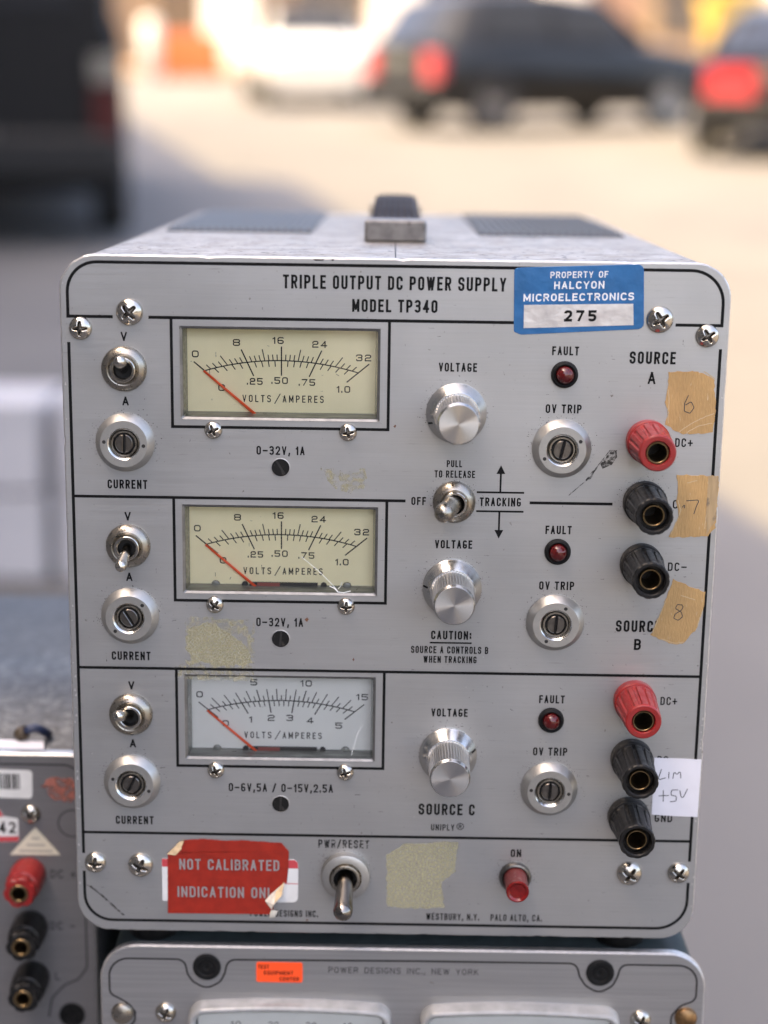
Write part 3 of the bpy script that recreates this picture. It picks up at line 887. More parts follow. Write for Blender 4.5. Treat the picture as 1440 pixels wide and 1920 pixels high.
# --- case
mb = MB()
mb.prism(rrect(-105.9, 105.9, -3.2, 229.15, 11.0, 10), 2.9, 312, 0, 0, True, front=False)
CASE = part('case', mb.mesh('case', M['case']), PS)
for x0, x1 in ((-91.5, -33.5), (33.5, 91.5)):
    mb = MB()
    y0, y1 = 138, 306
    mb.box(x0, x1, y0, y1, 229.0, 229.9)
    n = 19
    p = (x1 - x0) / n
    for i in range(n):
        c = x0 + p * (i + .5)
        a = mb.pts([(c - p * .33, y0 + 2, 229.85), (c - p * .12, y0 + 3, 230.9), (c + p * .12, y0 + 3, 230.9), (c + p * .33, y0 + 2, 229.85),
                    (c - p * .33, y1 - 2, 229.85), (c - p * .12, y1 - 3, 230.9), (c + p * .12, y1 - 3, 230.9), (c + p * .33, y1 - 2, 229.85)])
        for q in ((0, 1, 5, 4), (1, 2, 6, 5), (2, 3, 7, 6), (3, 2, 1, 0), (4, 5, 6, 7)):
            mb.face([a[i_] for i_ in q])
    part('vent_grille', mb.mesh('vent_grille', M['vent']), CASE)
mb = MB(); mb.box(-.25, .25, 3, 84, 229.05, 229.25)
part('seam', mb.mesh('seam', M['bore']), CASE)
# --- handle: two metal end caps and a ribbed strap
mb = MB()
path = [(100, 236.4), (110, 237.6), (120, 240.4), (136, 243.0), (162, 244.0), (192, 243.0), (210, 240.4), (222, 237.6), (236, 236.4)]
sec = 15
rings = []
for yy, zz in path:
    wv = 10.6 if zz < 237 else (9.6 if zz < 239 else 8.4)
    ps = []
    for i in range(sec + 1):
        x = -wv + 2 * wv * i / sec
        ps.append((x, yy, zz + (.45 if i % 2 else -.35) - 1.3 * (abs(x) / wv) ** 6))
    for i in range(sec, -1, -1):
        x = -wv + 2 * wv * i / sec
        ps.append((x, yy, zz - 4.0))
    rings.append(mb.pts(ps))
m_ = 2 * (sec + 1)
for a, b in zip(rings, rings[1:]):
    for i in range(m_):
        j = (i + 1) % m_
        mb.face((a[i], b[i], b[j], a[j]))
mb.face(rings[0]); mb.face(rings[-1][::-1])
HANDLE = part('handle', mb.mesh('strap', M['strap']), PS, label='dark ribbed carrying strap between two metal end caps')
for yy in (86, 234):
    mb = MB(); mb.prism(rrect(-11.4, 11.4, 229.2, 237.2, 1.2, 3), yy, yy + 17, 0, .8)
    part('end_cap', mb.mesh('handle_end', M['cast']), HANDLE)
# --- rubber feet
FOOT = MB()
a = []
for zz, rr in ((-12.5, 8.0), (-11.5, 9.0), (-3.1, 9.6)):
    a.append(FOOT.pts([(rr * math.cos(2 * PI * i / 24), rr * math.sin(2 * PI * i / 24), zz) for i in range(24)]))
for p_, q_ in zip(a, a[1:]):
    for i in range(24):
        j = (i + 1) % 24
        FOOT.face((p_[i], p_[j], q_[j], q_[i]), 0, True)
FOOT.face(a[0][::-1])
fme = FOOT.mesh('foot', M['rubber'])
for x, y in ((-83, 17), (84, 17), (-83, 240), (84, 240)):
    part('foot', fme, PS, (x, y, 0))
# --- front panel with the three meter openings
out = []
base = rrect(-106.9, 106.9, -4.0, 229.4, 11.5, 10)
for i, p in enumerate(base):                         # subdivide and nick the cut edge
    q = base[(i + 1) % len(base)]
    L_ = math.dist(p, q); k = max(1, int(L_ / 2.2))
    for s_ in range(k):
        x, z = p[0] + (q[0] - p[0]) * s_ / k, p[1] + (q[1] - p[1]) * s_ / k
        cx, cz = 0 - x, 112 - z
        d = abs(random.gauss(0, .07)) + (random.uniform(.15, .45) if random.random() < .035 else 0)
        l = math.hypot(cx, cz)
        out.append((x + cx / l * d, z + cz / l * d))
holes = [[(WX0, z - WH), (WX1, z - WH), (WX1, z + WH), (WX0, z + WH)] for z in ZW]
mb = MB(); mb.prism(out, 0, 3.0, 0, .45, False, holes, 1)
PANEL = part('front_panel', mb.mesh('front_panel', [M['panel'], M['panel_edge']]), PS, label='brushed grey front panel with black ruled lines')

def lines(name, segs, t=.95, y=-.035, m='ink', parent=None, label=None):
    mb = MB()
    for k, s_ in enumerate(segs):
        cl = s_[0] == 'c'
        mb.ribbon(fillet(s_[1:] if cl else s_, cl, 10), t, y - .003 * (k % 4), cl)
    return part(name, mb.mesh(name, M[m]), parent or PANEL, label=label)
# outer border (broken at the corner screws), title box, section rules, meter frames
lines('border_line', [
    [(-90.0, 209.7), (-104.3, 209.7), (-104.3, 227, 9.5), (104.4, 227, 10.5), (104.4, 209.7), (89.6, 209.7)],
    [(-104.3, 201.4), (-104.3, 24.9)], [(-104.3, 18.3), (-104.3, 0, 9.5), (104.4, 0, 10.5), (104.4, 17.3)],
    [(104.4, 25.2), (104.4, 202.2)], [(-78.6, 209.7), (79.4, 209.7)]], 1.0)
lines('section_line', [[(-104.3, 150.9), (4.5, 150.9)], [(45.1, 150.9), (72.2, 150.9)], [(-104.3, 92.1), (104.4, 92.1)], [(-104.3, 32.7), (104.4, 32.7)]], .95, -.05)
for z, n in zip(ZW, range(3)):
    lines('meter_border', [[(-71.4, z + (17.3 if n == 0 else 16.9)), (-71.4, z - 17.6), (-1.6, z - 17.6), (-1.6, z + (17.3 if n == 0 else 16.9))]], .95, -.065)
lines('tracking_line', [[(27.7, 154.2), (43.2, 154.2)], [(27.7, 147.85), (43.2, 147.85)], [(35.4, 154.2), (35.4, 161.5)], [(35.3, 147.85), (35.3, 140.5)]], .62)
mb = MB()
mb.flat([(33.95, 160.4), (36.85, 160.4), (35.4, 163.3)], -.05); mb.flat([(33.85, 141.6), (35.3, 138.7), (36.75, 141.6)], -.05)
part('arrow_head', mb.mesh('arrow_head', M['ink']), PANEL)
lines('underline', [[(13.4, 102.6), (27.4, 102.6)]], .55)

def legend(s, cx, z0, z1, w, t, m='ink', gap=.55, parent=None, y=-.06, font=GL, slope=0.0):
    mb = text(MB(), s, cx, z0, z1 - z0, w, t, y, font, gap, slope=slope)
    return part('legend', mb.mesh('legend', M[m]), parent or PANEL)
legend('TRIPLE OUTPUT DC POWER SUPPLY', -.2, 219.5, 223.9, 70.9, .74)
legend('MODEL TP340', 0, 212.4, 216.5, 27.2, .74)
for z, (zv, za, zc) in zip(range(3), ((202.0, 181.1, 153.6), (142.9, 122.3, 94.9), (84.5, 63.8, 35.9))):
    legend('V', -86.6, zv, zv + 2.95, 2.15, .62)
    legend('A', -86.5, za, za + 2.95, 2.2, .60)
    legend('CURRENT', -86.45, zc, zc + 3.0, 13.0, .54)
legend('0-32V, 1A', -36.4, 165.6, 168.5, 15.7, .5)
legend('0-32V, 1A', -36.7, 107.4, 110.4, 15.6, .5)
legend('0-6V,5A / 0-15V,2.5A', -36.3, 48.5, 51.5, 35.6, .5)
for z in (193.7, 135.1, 76.6):
    legend('VOLTAGE', 20.55, z, z + 2.85, 12.3, .52)
for z in (199.5, 140.5, 81.9):
    legend('FAULT', 54.9, z, z + 2.85, 8.6, .52)
for z in (180.7, 121.5, 63.2):
    legend('OV TRIP', 55.0, z, z + 2.9, 11.6, .52)
legend('SOURCE', 82.9, 197.1, 201.1, 14.8, .72); legend('A', 82.9, 190.6, 194.6, 2.6, .72)
legend('SOURCE', 82.6, 107.4, 111.4, 14.8, .72); legend('B', 82.7, 101.1, 105.0, 2.3, .72)
legend('SOURCE C', 20.4, 41.0, 45.1, 19.2, .72)
legend('DC+', 94.4, 170.2, 173.1, 5.7, .46); legend('COM', 95.2, 149.7, 152.6, 6.6, .46); legend('DC-', 94.5, 128.6, 131.5, 6.2, .46)
legend('DC+', 94.2, 81.9, 84.8, 5.6, .46); legend('DC-', 94.4, 60.8, 63.7, 6.0, .46); legend('GND', 94.6, 39.7, 42.6, 6.0, .5)
legend('PULL', 20.2, 162.4, 164.7, 5.0, .40); legend('TO RELEASE', 20.4, 158.9, 161.3, 13.2, .40)
legend('OFF', 8.8, 149.6, 152.3, 4.8, .48); legend('TRACKING', 35.5, 149.6, 152.5, 13.5, .52)
legend('CAUTION:', 20.5, 103.8, 106.8, 13.4, .55); legend('SOURCE A CONTROLS B', 20.1, 98.9, 101.4, 25.8, .42); legend('WHEN TRACKING', 20.3, 95.6, 98.0, 17.8, .42)
legend('UNIPLY', 19.2, 35.3, 37.6, 8.0, .36)
mb = MB()
mb.ribbon([(25.2 + 1.15 * math.cos(2 * PI * i / 20), 36.9 + 1.15 * math.sin(2 * PI * i / 20)) for i in range(20)], .26, -.05, True)
text(mb, 'R', 25.2, 36.2, 1.35, 1.0, .26, -.06)
part('legend', mb.mesh('legend', M['ink']), PANEL, label='registered trade mark sign')
legend('PWR/RESET', -14.7, 28.2, 31.3, 17.5, .52, 'ink_worn')
legend('ON', 44.6, 25.9, 28.8, 3.6, .55)
legend('WESTBURY, N.Y.', 23.4, 1.9, 4.4, 18.4, .38); legend('PALO ALTO, CA.', 45.5, 1.9, 4.4, 17.9, .38); legend('POWER DESIGNS INC.', -35.2, 2.2, 4.7, 23.6, .38)

# --- meters
PV = -21.2                                            # where the scale lines meet, below the window centre
ARC_C, ARC_R = -84.3 + 0.0, 87.5
def arc_pt(a, extra=0.0):
    """point where the ray at angle a (from vertical, radians) out of the pivot meets the scale arc, moved along the ray"""
    dx, dz = math.sin(a), math.cos(a)
    oz = PV - ARC_C
    bq = oz * dz
    t = -bq + math.sqrt(bq * bq - oz * oz + ARC_R * ARC_R)
    return ((t + extra) * dx, PV + (t + extra) * dz)
AMAX = math.radians(50.3)
def dial_marks(kind):
    mb = MB()
    mb.ribbon([arc_pt(-AMAX + 2 * AMAX * i / 60) for i in range(61)], .36, 0)
    def tick(f, lo, hi, t=.26):
        t *= 1.18
        a = -AMAX + 2 * AMAX * f
        mb.ribbon([arc_pt(a, lo), arc_pt(a, hi)], t, -.012 - .004 * random.randint(0, 2))
    if kind == 'A':
        for i in range(33):
            tick(i / 32, 0, 4.6 if i % 8 == 0 else (3.9 if i % 4 == 0 else 2.0), .34 if i % 8 == 0 else .27)
        for i in range(21):
            tick(i / 20, -4.9 if i % 5 == 0 else -2.0, 0, .34 if i % 5 == 0 else .27)
        up = [('0', -28.0, 5.0, 2.0), ('8', -14.6, 8.9, 2.1), ('16', -1.1, 9.75, 3.3), ('24', 12.4, 8.7, 4.3), ('32', 26.7, 4.5, 4.4)]
        dn = [('0', -19.5, -5.9, 2.0), ('.25', -8.7, -3.7, 4.6), ('.50', -.6, -3.3, 4.8), ('.75', 8.3, -3.8, 4.8), ('1.0', 20.2, -5.9, 4.0)]
    else:
        for i in range(31):
            tick(i / 30, 0, 4.2 if i % 2 == 0 else 1.9, .32 if i % 10 == 0 else .27)
        for i in range(26):
            tick(i / 25, -4.4 if i % 5 == 0 else -2.0, 0, .34 if i % 5 == 0 else .27)
        up = [('0', -27.9, 5.0, 2.0), ('5', -9.4, 9.6, 2.1), ('10', 8.4, 9.5, 3.5), ('15', 27.5, 4.9, 3.6)]
        dn = [('0', -19.1, -5.3, 2.0), ('1', -10.6, -3.75, .9), ('2', -3.5, -3.1, 2.1), ('3', 2.8, -3.0, 2.1), ('4', 9.8, -3.8, 2.1), ('5', 19.6, -5.5, 2.1)]
    for s_, x, z, w in up + dn:
        text(mb, s_, x, z - 1.1, 2.2, w * 1.12, .37, -.02, WIDE, .42, rad=.30)
    text(mb, 'VOLTS', -8.1, -10.5, 2.35, 9.3, .33, -.02, GL, .95)
    text(mb, '/', -1.3, -10.8, 3.0, 2.0, .28, -.02)
    text(mb, 'AMPERES', 7.1, -10.5, 2.35, 13.4, .33, -.02, GL, .95)
    return mb.mesh('scale', M['ink'])
SCALES = {'A': dial_marks('A'), 'C': dial_marks('C')}
XC = (WX0 + WX1) / 2
HWX = (WX1 - WX0) / 2
def meter(z, kind, m_dial, label):
    at = (XC, 0, z)
    # bezel: a thin bright rim round the opening and the walls of the clear housing behind it
    mb = MB()
    o_, i_ = rrect(-HWX, HWX, -WH, WH, .5, 2), rrect(-HWX + .9, HWX - .9, -WH + .9, WH - .9, .5, 2)
    n = len(o_)
    a = mb.pts([(p[0], -.25, p[1]) for p in o_]); a2 = mb.pts([(p[0], .6, p[1]) for p in o_]); b = mb.pts([(p[0], .35, p[1]) for p in i_]); c = mb.pts([(p[0], 6.5, p[1]) for p in inset(o_, 1.6)])
    for i in range(n):
        j = (i + 1) % n
        mb.face((a2[i], a2[j], a[j], a[i]), 0)
        mb.face((a[i], a[j], b[j], b[i]), 0)
        mb.face((b[i], b[j], c[j], c[i]), 1)
    mt = part('meter', mb.mesh('meter_bezel', [M['rim'], M['clear_edge']]), PS, at, label)
    mb = MB(); mb.flat([(-HWX + .8, -WH + .8), (HWX - .8, -WH + .8), (HWX - .8, WH - .8), (-HWX + .8, WH - .8)], 0)
    part('dial_face', mb.mesh('dial_face', m_dial), mt, (XC, 6.4, z))
    part('dial_marking', SCALES[kind], mt, (DX, 6.34, z + (266 - z) / 519 * 2.1))
    mb = MB()
    a0 = -AMAX
    p1 = arc_pt(a0, .3); p0 = (-7.9, -15.0)
    mb.tube([(p0[0], 5.0, p0[1] + .5), (p1[0], 5.2, p1[1] + (266 - z) / 519 * 2.0)], [.50, .36], 8)
    part('needle', mb.mesh('needle', M['needle']), mt, (DX, 0, z))
    mb = MB()
    if kind == 'C' or label.startswith('middle'):
        mb.box(-10.5, 12.2, 5.2, 6.3, -14.2, -12.6, 0)
        mb.box(-8.0, -.5, 4.8, 5.18, -14.0, -12.5, 1)
        for sx in (-12.2, 14.2):
            mb.lathe([(1.0, 0), (1.0, 1.2)], 16, 0, cx=sx, cz=-13.4, y=6.3)
    else:
        mb.box(-10.0, 12.0, 5.6, 6.3, -14.3, -13.9, 0)
        mb.box(-12.0, -7.0, 5.2, 5.58, -14.2, -13.6, 1)
    part('movement', mb.mesh('movement', [M['movement'], M['movement_red']]), mt, (DX, 0, z))
    if kind == 'C' or label.startswith('middle'):
        mb = MB()
        for sx in (-22, 22):
            mb.lathe([(1.5, 0), (1.4, .8), (.8, 1.1)], 20, 0, cx=sx, cz=-13.7, y=6.2)
        part('mounting_boss', mb.mesh('boss', M['clear_edge']), mt, (DX, 0, z))
    mb = MB(); mb.flat([(-HWX + .7, -WH + .7), (HWX - .7, -WH + .7), (HWX - .7, WH - .7), (-HWX + .7, WH - .7)], 0)
    part('glass_cover', mb.mesh('glass_cover', M['glass']), mt, (XC, .25, z))
    return mt
MA = meter(ZW[0], 'A', M['dial_cream'], 'top meter with cream dial and red needle')
MBm = meter(ZW[1], 'A', M['dial_cream'], 'middle meter with cream dial and a crack in its cover')
MC = meter(ZW[2], 'C', M['dial_white'], 'bottom meter with white dial and red needle')
mb = MB()
mb.ribbon([(-29.6, 131.5), (-27, 129.4), (-23.4, 126.3), (-20, 122.9), (-17.4, 119.9)], .16, .12)
mb.ribbon([(-20.2, 121.6), (-18.6, 120.9), (-17.4, 119.6), (-15.5, 119.4), (-13.2, 120.0)], .3, .10)
mb.ribbon([(-17.4, 120.6), (-16.5, 121.6), (-16.0, 123)], .14, .09)
part('crack', mb.mesh('crack', M['crack']), MBm)
mb = MB(); mb.ribbon(fillet([(-8.4, 73.4), (-10.4, 70, 8), (-12.4, 62.2)]), .12, .12)
part('crack', mb.mesh('crack', M['crack']), MC)

# --- screws
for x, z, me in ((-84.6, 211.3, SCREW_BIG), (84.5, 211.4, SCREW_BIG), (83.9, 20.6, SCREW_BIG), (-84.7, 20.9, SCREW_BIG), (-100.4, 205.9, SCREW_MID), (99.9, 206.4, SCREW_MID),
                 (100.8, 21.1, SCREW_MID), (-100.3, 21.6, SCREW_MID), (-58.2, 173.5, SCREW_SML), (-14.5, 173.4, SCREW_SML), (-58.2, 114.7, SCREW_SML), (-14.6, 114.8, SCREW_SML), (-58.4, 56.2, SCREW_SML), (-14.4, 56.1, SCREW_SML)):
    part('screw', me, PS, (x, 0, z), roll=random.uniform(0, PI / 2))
# --- zero adjusters
ZME = MB().lathe([(3.15, 0), (3.15, .25), (2.95, .3), (2.9, .12), (0.001, .12)], 32, mis=[1, 1, 1, 0]).mesh('zero_adjuster', [M['black_plastic'], M['panel_edge']])
SLOT = MB().box(-.32, .32, -.16, -.13, -2.5, 2.5).mesh('slot', M['bore'])
for z, a in ((161.4, -.55), (103.1, .1), (44.1, 0.05)):
    zo = part('zero_adjuster', ZME, PS, (-36.4, 0, z))
    part('slot', SLOT, zo, (-36.4, 0, z), roll=a)

# --- shaft locks (CURRENT and OV TRIP)
COLLAR = MB().lathe([(9.6, 0), (9.6, .8), (7.75, 3.6), (7.6, 3.7), (5.3, 3.7), (5.15, 3.6), (4.35, 2.3), (4.3, .6)], 64, mis=[0, 0, 0, 0, 1, 1, 2, 2], cap=False)
for sx in (-1, 1):
    COLLAR.lathe([(.62, 3.702), (.60, 3.73)], 16, 2, cx=sx * 6.4)
COLLAR = COLLAR.mesh('lock_collar', [M['satin'], M['bright'], M['bore']])
NUT = MB().lathe([(4.2, 1.2), (4.2, 2.6), (4.0, 2.85), (3.65, 2.85), (3.45, 2.5), (3.4, 1.6), (0.0, 1.6)], 40, mis=[0, 0, 0, 0, 1, 1]).mesh('lock_nut', [M['nickel_dull'], M['bore']])
SH = MB()
for sx in (-1, 1):
    half = []
    for i in range(25):
        t = -PI / 2 + PI * i / 24
        half.append((sx * (.38 + 2.65 * math.cos(t) * .93), 3.0 * math.sin(t) * .97))
    if sx < 0:
        half = half[::-1]
    SH.prism(half, -3.3, -1.6, 0, .22)
SH = SH.mesh('slotted_shaft', M['steel_dark'])
def lock(x, z, roll, slot, name):
    c = part(name, COLLAR, PS, (x, 0, z), roll=roll)
    part('nut', NUT, c, (x, 0, z))
    part('slotted_shaft', SH, c, (x, 0, z), roll=slot - roll)
for x, z, rl, sl in ((-86.8, 169.1, .09, .03), (-86.4, 110.5, -.78, -.55), (-86.9, 51.6, .33, .45)):
    lock(x, z, rl, sl, 'current_adjuster')
for x, z, rl, sl in ((54.8, 169.2, -.47, .22), (54.9, 110.4, -1.08, .08), (55.1, 51.4, .09, .06)):
    lock(x, z, rl, sl, 'trip_adjuster')

# --- toggle switches
TOG = MB().lathe([(7.35, 0), (7.35, .7), (7.0, 1.5), (6.2, 2.3), (5.2, 2.75), (4.7, 2.6), (4.3, 2.3), (4.2, 2.6), (4.1, 4.1), (3.85, 4.3), (3.2, 4.3), (2.95, 4.0), (2.9, 1.0), (0, 1.0)], 48,
                 mis=[0, 0, 0, 0, 0, 0, 0, 1, 1, 1, 1, 2, 2]).mesh('toggle_bushing', [M['nickel_dull'], M['nickel'], M['bore']])
def toggle(x, z, tip, r0, r1, me, m='nickel', fat=0):
    t = part('toggle_switch', me, PS, (x, 0, z))
    b, e = Vector((0, -1.5, 0)), Vector(tip)
    d = (e - b)
    path, rad = [], []
    for k in range(9):
        q = k / 8
        path.append(b + d * q * .93); rad.append(r0 + (r1 - r0) * q ** 1.4)
    u = d.normalized()
    for q in (.35, .65, .85, .97):
        path.append(b + d * .93 + u * r1 * q); rad.append(r1 * math.sqrt(1 - q * q))
    mb = MB(); mb.tube([tuple(p) for p in path], rad, 18)
    part('lever', mb.mesh('lever', M[m]), t, (x, 0, z))
toggle(-86.7, 193.1, (.5, -11.5, 3.9), 1.45, 2.0, TOG)
toggle(-86.6, 134.4, (-.8, -11.5, -4.4), 1.45, 2.0, TOG)
toggle(-86.9, 75.8, (-2.6, -11.0, 3.2), 1.45, 2.0, TOG)
TOG2 = MB().lathe([(7.0, 0), (7.0, .8), (6.6, 1.8), (5.6, 2.8), (4.6, 3.2), (4.2, 3.0), (4.1, 4.6), (3.9, 4.8), (3.3, 4.8), (3.1, 4.4), (3.0, 1.0), (0, 1.0)], 48,
                  mis=[0, 0, 0, 0, 0, 1, 1, 1, 1, 2, 2]).mesh('toggle_bushing', [M['nickel_dull'], M['nickel'], M['bore']])
toggle(20.4, 150.9, (-3.9, -15.0, -.6), 3.0, 3.25, TOG2, 'nickel_dull')
TOG3 = MB().lathe([(8.5, 0), (8.5, 2.6), (8.2, 3.2), (7.2, 3.6), (5.6, 3.7), (5.2, 3.4), (5.0, 4.6), (4.8, 4.7), (4.1, 4.7), (3.9, 4.3), (3.8, 1.0), (0, 1.0)], 96,
                  mod=lambda t, k: 1 - (.055 if k < 2 and int(round(t / (2 * PI) * 96)) % 2 else 0), mis=[0, 0, 0, 0, 1, 1, 1, 1, 1, 2, 2]).mesh('toggle_bushing', [M['satin'], M['nickel_dull'], M['bore']])
toggle(-13.9, 18.6, (-.4, -18.5, -5.6), 2.75, 3.35, TOG3, 'lever_steel')

# --- voltage knobs
SKIRT = MB().lathe([(9.8, 0), (9.8, .9), (9.55, 1.2), (7.5, 4.6), (7.3, 4.8), (5.0, 4.8)], 72).mesh('knob_skirt', M['bright'])
MARK = MB()
MARK.pts([(9.62, -1.25, -.3), (9.62, -1.25, .3), (8.3, -3.5, .3), (8.3, -3.5, -.3)]); MARK.face((0, 3, 2, 1))
MARK = MARK.mesh('pointer_mark', M['ink'])
def kn(t, k):
    return 1 - (.075 if (int(round(t / (2 * PI) * 132)) % 3 == 0 and 0 < k < 3) else 0)
CAP = MB().lathe([(6.9, 4.8), (6.9, 5.0), (6.75, 20.0), (6.72, 20.2), (6.7, 20.4), (6.15, 21.4), (6.1, 21.42)], 132, mod=kn, mis=[0, 0, 0, 1, 1, 1], cap=False, smooth=False).mesh('knob_cap', [M['knurl'], M['bright']])
FACE = MB().lathe([(6.12, 21.43), (3.0, 21.43), (1.0, 21.43), (.001, 21.43)], 96, 0, cap=False).mesh('knob_face', M['spun'])
for z, a in ((180.2, -2.8), (121.7, 3.05), (62.8, .28)):
    k_ = part('voltage_knob', SKIRT, PS, (20.4, 0, z))
    part('knob_cap', CAP, k_, (20.4, 0, z), roll=a)
    part('knob_face', FACE, k_, (20.4, 0, z))
    part('pointer_mark', MARK, k_, (20.4, 0, z), roll=-a)

# --- lamps
FB = MB().lathe([(4.35, 0), (4.35, .7), (4.1, 1.5), (3.5, 1.9), (3.1, 1.7), (2.95, .8), (0, .8)], 40).mesh('lamp_bezel', M['rubber'])
FL = MB().lathe([(2.85, .8), (2.8, 2.2), (2.5, 3.1), (1.8, 3.8), (.9, 4.15), (.001, 4.2)], 32).mesh('lamp_lens', M['lens'])
for z in (193.3, 134.6, 76.0):
    l_ = part('fault_lamp', FB, PS, (54.85, 0, z))
    part('lens', FL, l_, (54.85, 0, z))
OB = MB().lathe([(5.5, 0), (5.5, 1.2), (5.2, 1.8), (4.6, 2.0), (4.2, 1.6), (4.1, .8), (0, .8)], 40).mesh('pilot_base', M['steel_dark'])
OL = MB().lathe([(4.0, .8), (3.95, 6), (3.9, 11.6)], 40, 0, cap=False).lathe([(3.9, 11.6), (3.75, 11.95), (3.3, 12.0), (2.6, 11.4), (.001, 11.1)], 40, 1).mesh('pilot_lens', [M['lens_dusty'], M['lens_bright']])
l_ = part('pilot_lamp', OB, PS, (44.6, 0, 18.6))
part('lens', OL, l_, (44.6, 0, 18.6))

# --- binding posts
def post_meshes(body_m, col_m, flare, tag_):
    col = MB().lathe([(7.1, 0), (7.1, 3.4), (6.8, 3.9), (6.3, 4.0), (6.25, 4.6)], 56, cap=False).mesh('post_collar_' + tag_, M[col_m])
    def fl(t, k):
        c = math.cos(14 * t)
        return 1 - (.085 * (1 if c > .45 else 0) if 1 < k < 5 else 0)
    if flare:
        def fl(t, k):
            c = math.cos(12 * t)
            return 1 - (.085 * (1 if c > .45 else 0) if 1 < k < 4 else (.03 * max(0, c) if 3 < k < 8 else 0))
        prof = [(6.3, 4.4), (6.7, 4.7), (6.75, 6.4), (6.6, 7.0), (5.75, 18.6), (6.05, 19.2), (6.05, 20.8), (5.7, 21.2), (4.9, 21.2), (4.6, 20.8), (4.4, 18.0), (3.5, 18.0)]
    else:
        prof = [(6.3, 4.4), (6.75, 4.7), (6.8, 6.4), (6.7, 7.0), (5.95, 19.8), (5.9, 20.5), (5.7, 21.0), (5.4, 21.2), (4.0, 21.2), (3.75, 20.8), (3.7, 19.0), (3.3, 19.0)]
    cap_ = MB().lathe(prof, 112, mod=fl, cap=False, smooth=False)
    cap_ = cap_.mesh('post_cap_' + tag_, M[body_m])
    zo = 19.6 if flare else 20.4
    soc = MB().lathe([(3.4, zo - 3), (3.4, zo), (3.3, zo + .1), (3.1, zo + .1), (3.0, zo), (2.95, 7), (0, 7)], 36, mis=[0, 0, 0, 0, 0, 1]).mesh('post_socket_' + tag_, [M['brass'], M['bore']])
    return col, cap_, soc
POST_RED = post_meshes('red_plastic', 'red_plastic', False, 'red')
POST_BLK = post_meshes('black_plastic', 'grey_plastic', True, 'black')
for z, red, lab in ((172.0, 1, 'red binding post'), (151.7, 0, None), (130.8, 0, None), (83.5, 1, 'red binding post'), (62.7, 0, None), (41.7, 0, None)):
    c_, k_, s_ = POST_RED if red else POST_BLK
    p_ = part('binding_post', c_, PS, (82.6, 0, z), lab or 'black binding post', roll=random.uniform(0, 1))
    part('post_cap', k_, p_, (82.6, 0, z))
    part('post_socket', s_, p_, (82.6, 0, z))

# --- stuck-on things: labels, tape, paper, glue, scratches
def ragged(pts, step=.9, amp=.22):
    o = []
    n = len(pts)
    for i, p in enumerate(pts):
        q = pts[(i + 1) % n]
        L_ = math.dist(p, q); k = max(1, int(L_ / step))
        for s_ in range(k):
            f = s_ / k
            o.append((p[0] + (q[0] - p[0]) * f + random.uniform(-amp, amp), p[1] + (q[1] - p[1]) * f + random.uniform(-amp, amp)))
    return o
def ragged_line(pts, step=.5, amp=.09):
    o = []
    for p, q in zip(pts, pts[1:]):
        k = max(1, int(math.dist(p, q) / step))
        o += [(p[0] + (q[0] - p[0]) * i / k + random.uniform(-amp, amp), p[1] + (q[1] - p[1]) * i / k + random.uniform(-amp, amp)) for i in range(k)]
    return o + [pts[-1]]
def ccw(p):
    a = sum(p[i - 1][0] * p[i][1] - p[i][0] * p[i - 1][1] for i in range(len(p)))
    return p if a > 0 else p[::-1]
def sheet(name, pts, m, y, th=.12, label=None, parent=PS, ch=0.0):
    mb = MB(); mb.prism(ccw(pts), y - th, y, 0, ch)
    return part(name, mb.mesh(name, M[m]), parent, label=label)
# blue property label
BL = sheet('property_label', fillet([(37.6, 226.9, 1.2), (38.1, 206.8, .8), (40.5, 205.9), (79.6, 208.3, 2.0), (78.6, 228.8, 2.0), (40, 227.2)], True, 5), 'blue_foil', -.01, .18, 'blue foil property label', ch=.08)
sheet('number_field', [(41.2, 208.0), (76.2, 209.5), (75.8, 216.3), (41.1, 215.4)], 'silver_foil', -.2, .03, parent=BL)
for s_, cx, z0, h, w, t in (('PROPERTY OF', 58.3, 224.2, 2.05, 18.3, .34), ('HALCYON', 58.4, 220.75, 2.4, 15.9, .46), ('MICROELECTRONICS', 58.4, 216.95, 2.4, 35.1, .46)):
    legend(s_, cx, z0, z0 + h, w, t, 'white_print', .42, BL, -.23, slope=.028)
mb = text(MB(), '275', 59.1, 210.4, 3.6, 10.3, .85, -.26, GL, .75, slope=.02)
part('legend', mb.mesh('legend', M['ink']), BL, label='stamped number 275')
# red sticker over a white one
WS = sheet('white_sticker', fillet([(-77.4, 23.4), (-77.4, 7.5, .5), (-30.4, 7.7, 2), (-30.3, 23.7, 2)], True), 'white_sticker', -.01, .1, 'white sticker half hidden under the red one')
mb = MB(); mb.flat(ccw([(-77.35, 23.3), (-77.35, 20.3), (-30.35, 20.4), (-30.5, 22.6), (-31.5, 23.5)]), -.14); mb.ribbon([(-36, 14.7), (-30.4, 14.7)], .3, -.14)
part('red_band', mb.mesh('red_band', M['red_band']), WS)
RS = sheet('warning_sticker', ccw(ragged([(-75.2, 25.6), (-70.0, 30.2), (-63.2, 30.9), (-55.5, 30.3), (-49.7, 30.6), (-36.1, 29.8), (-33.5, 26.7)], .8, .12)[:-3] + [(-33.5, 26.7), (-33.7, 20.4), (-34.2, 15.1), (-35.6, 14.6), (-41.0, 8.7), (-39.0, 6.6), (-38.6, 3.2), (-57.6, 3.1), (-75.6, 3.0)]),
           'red_foil', -.2, .14, 'red sticker reading not calibrated, torn at its lower corner')
legend('NOT CALIBRATED', -54.1, 19.5, 23.5, 34.5, .60, 'silver_print', .5, RS, -.38)
legend('INDICATION ONL', -55.6, 9.2, 13.2, 33.0, .60, 'silver_print', .5, RS, -.38)
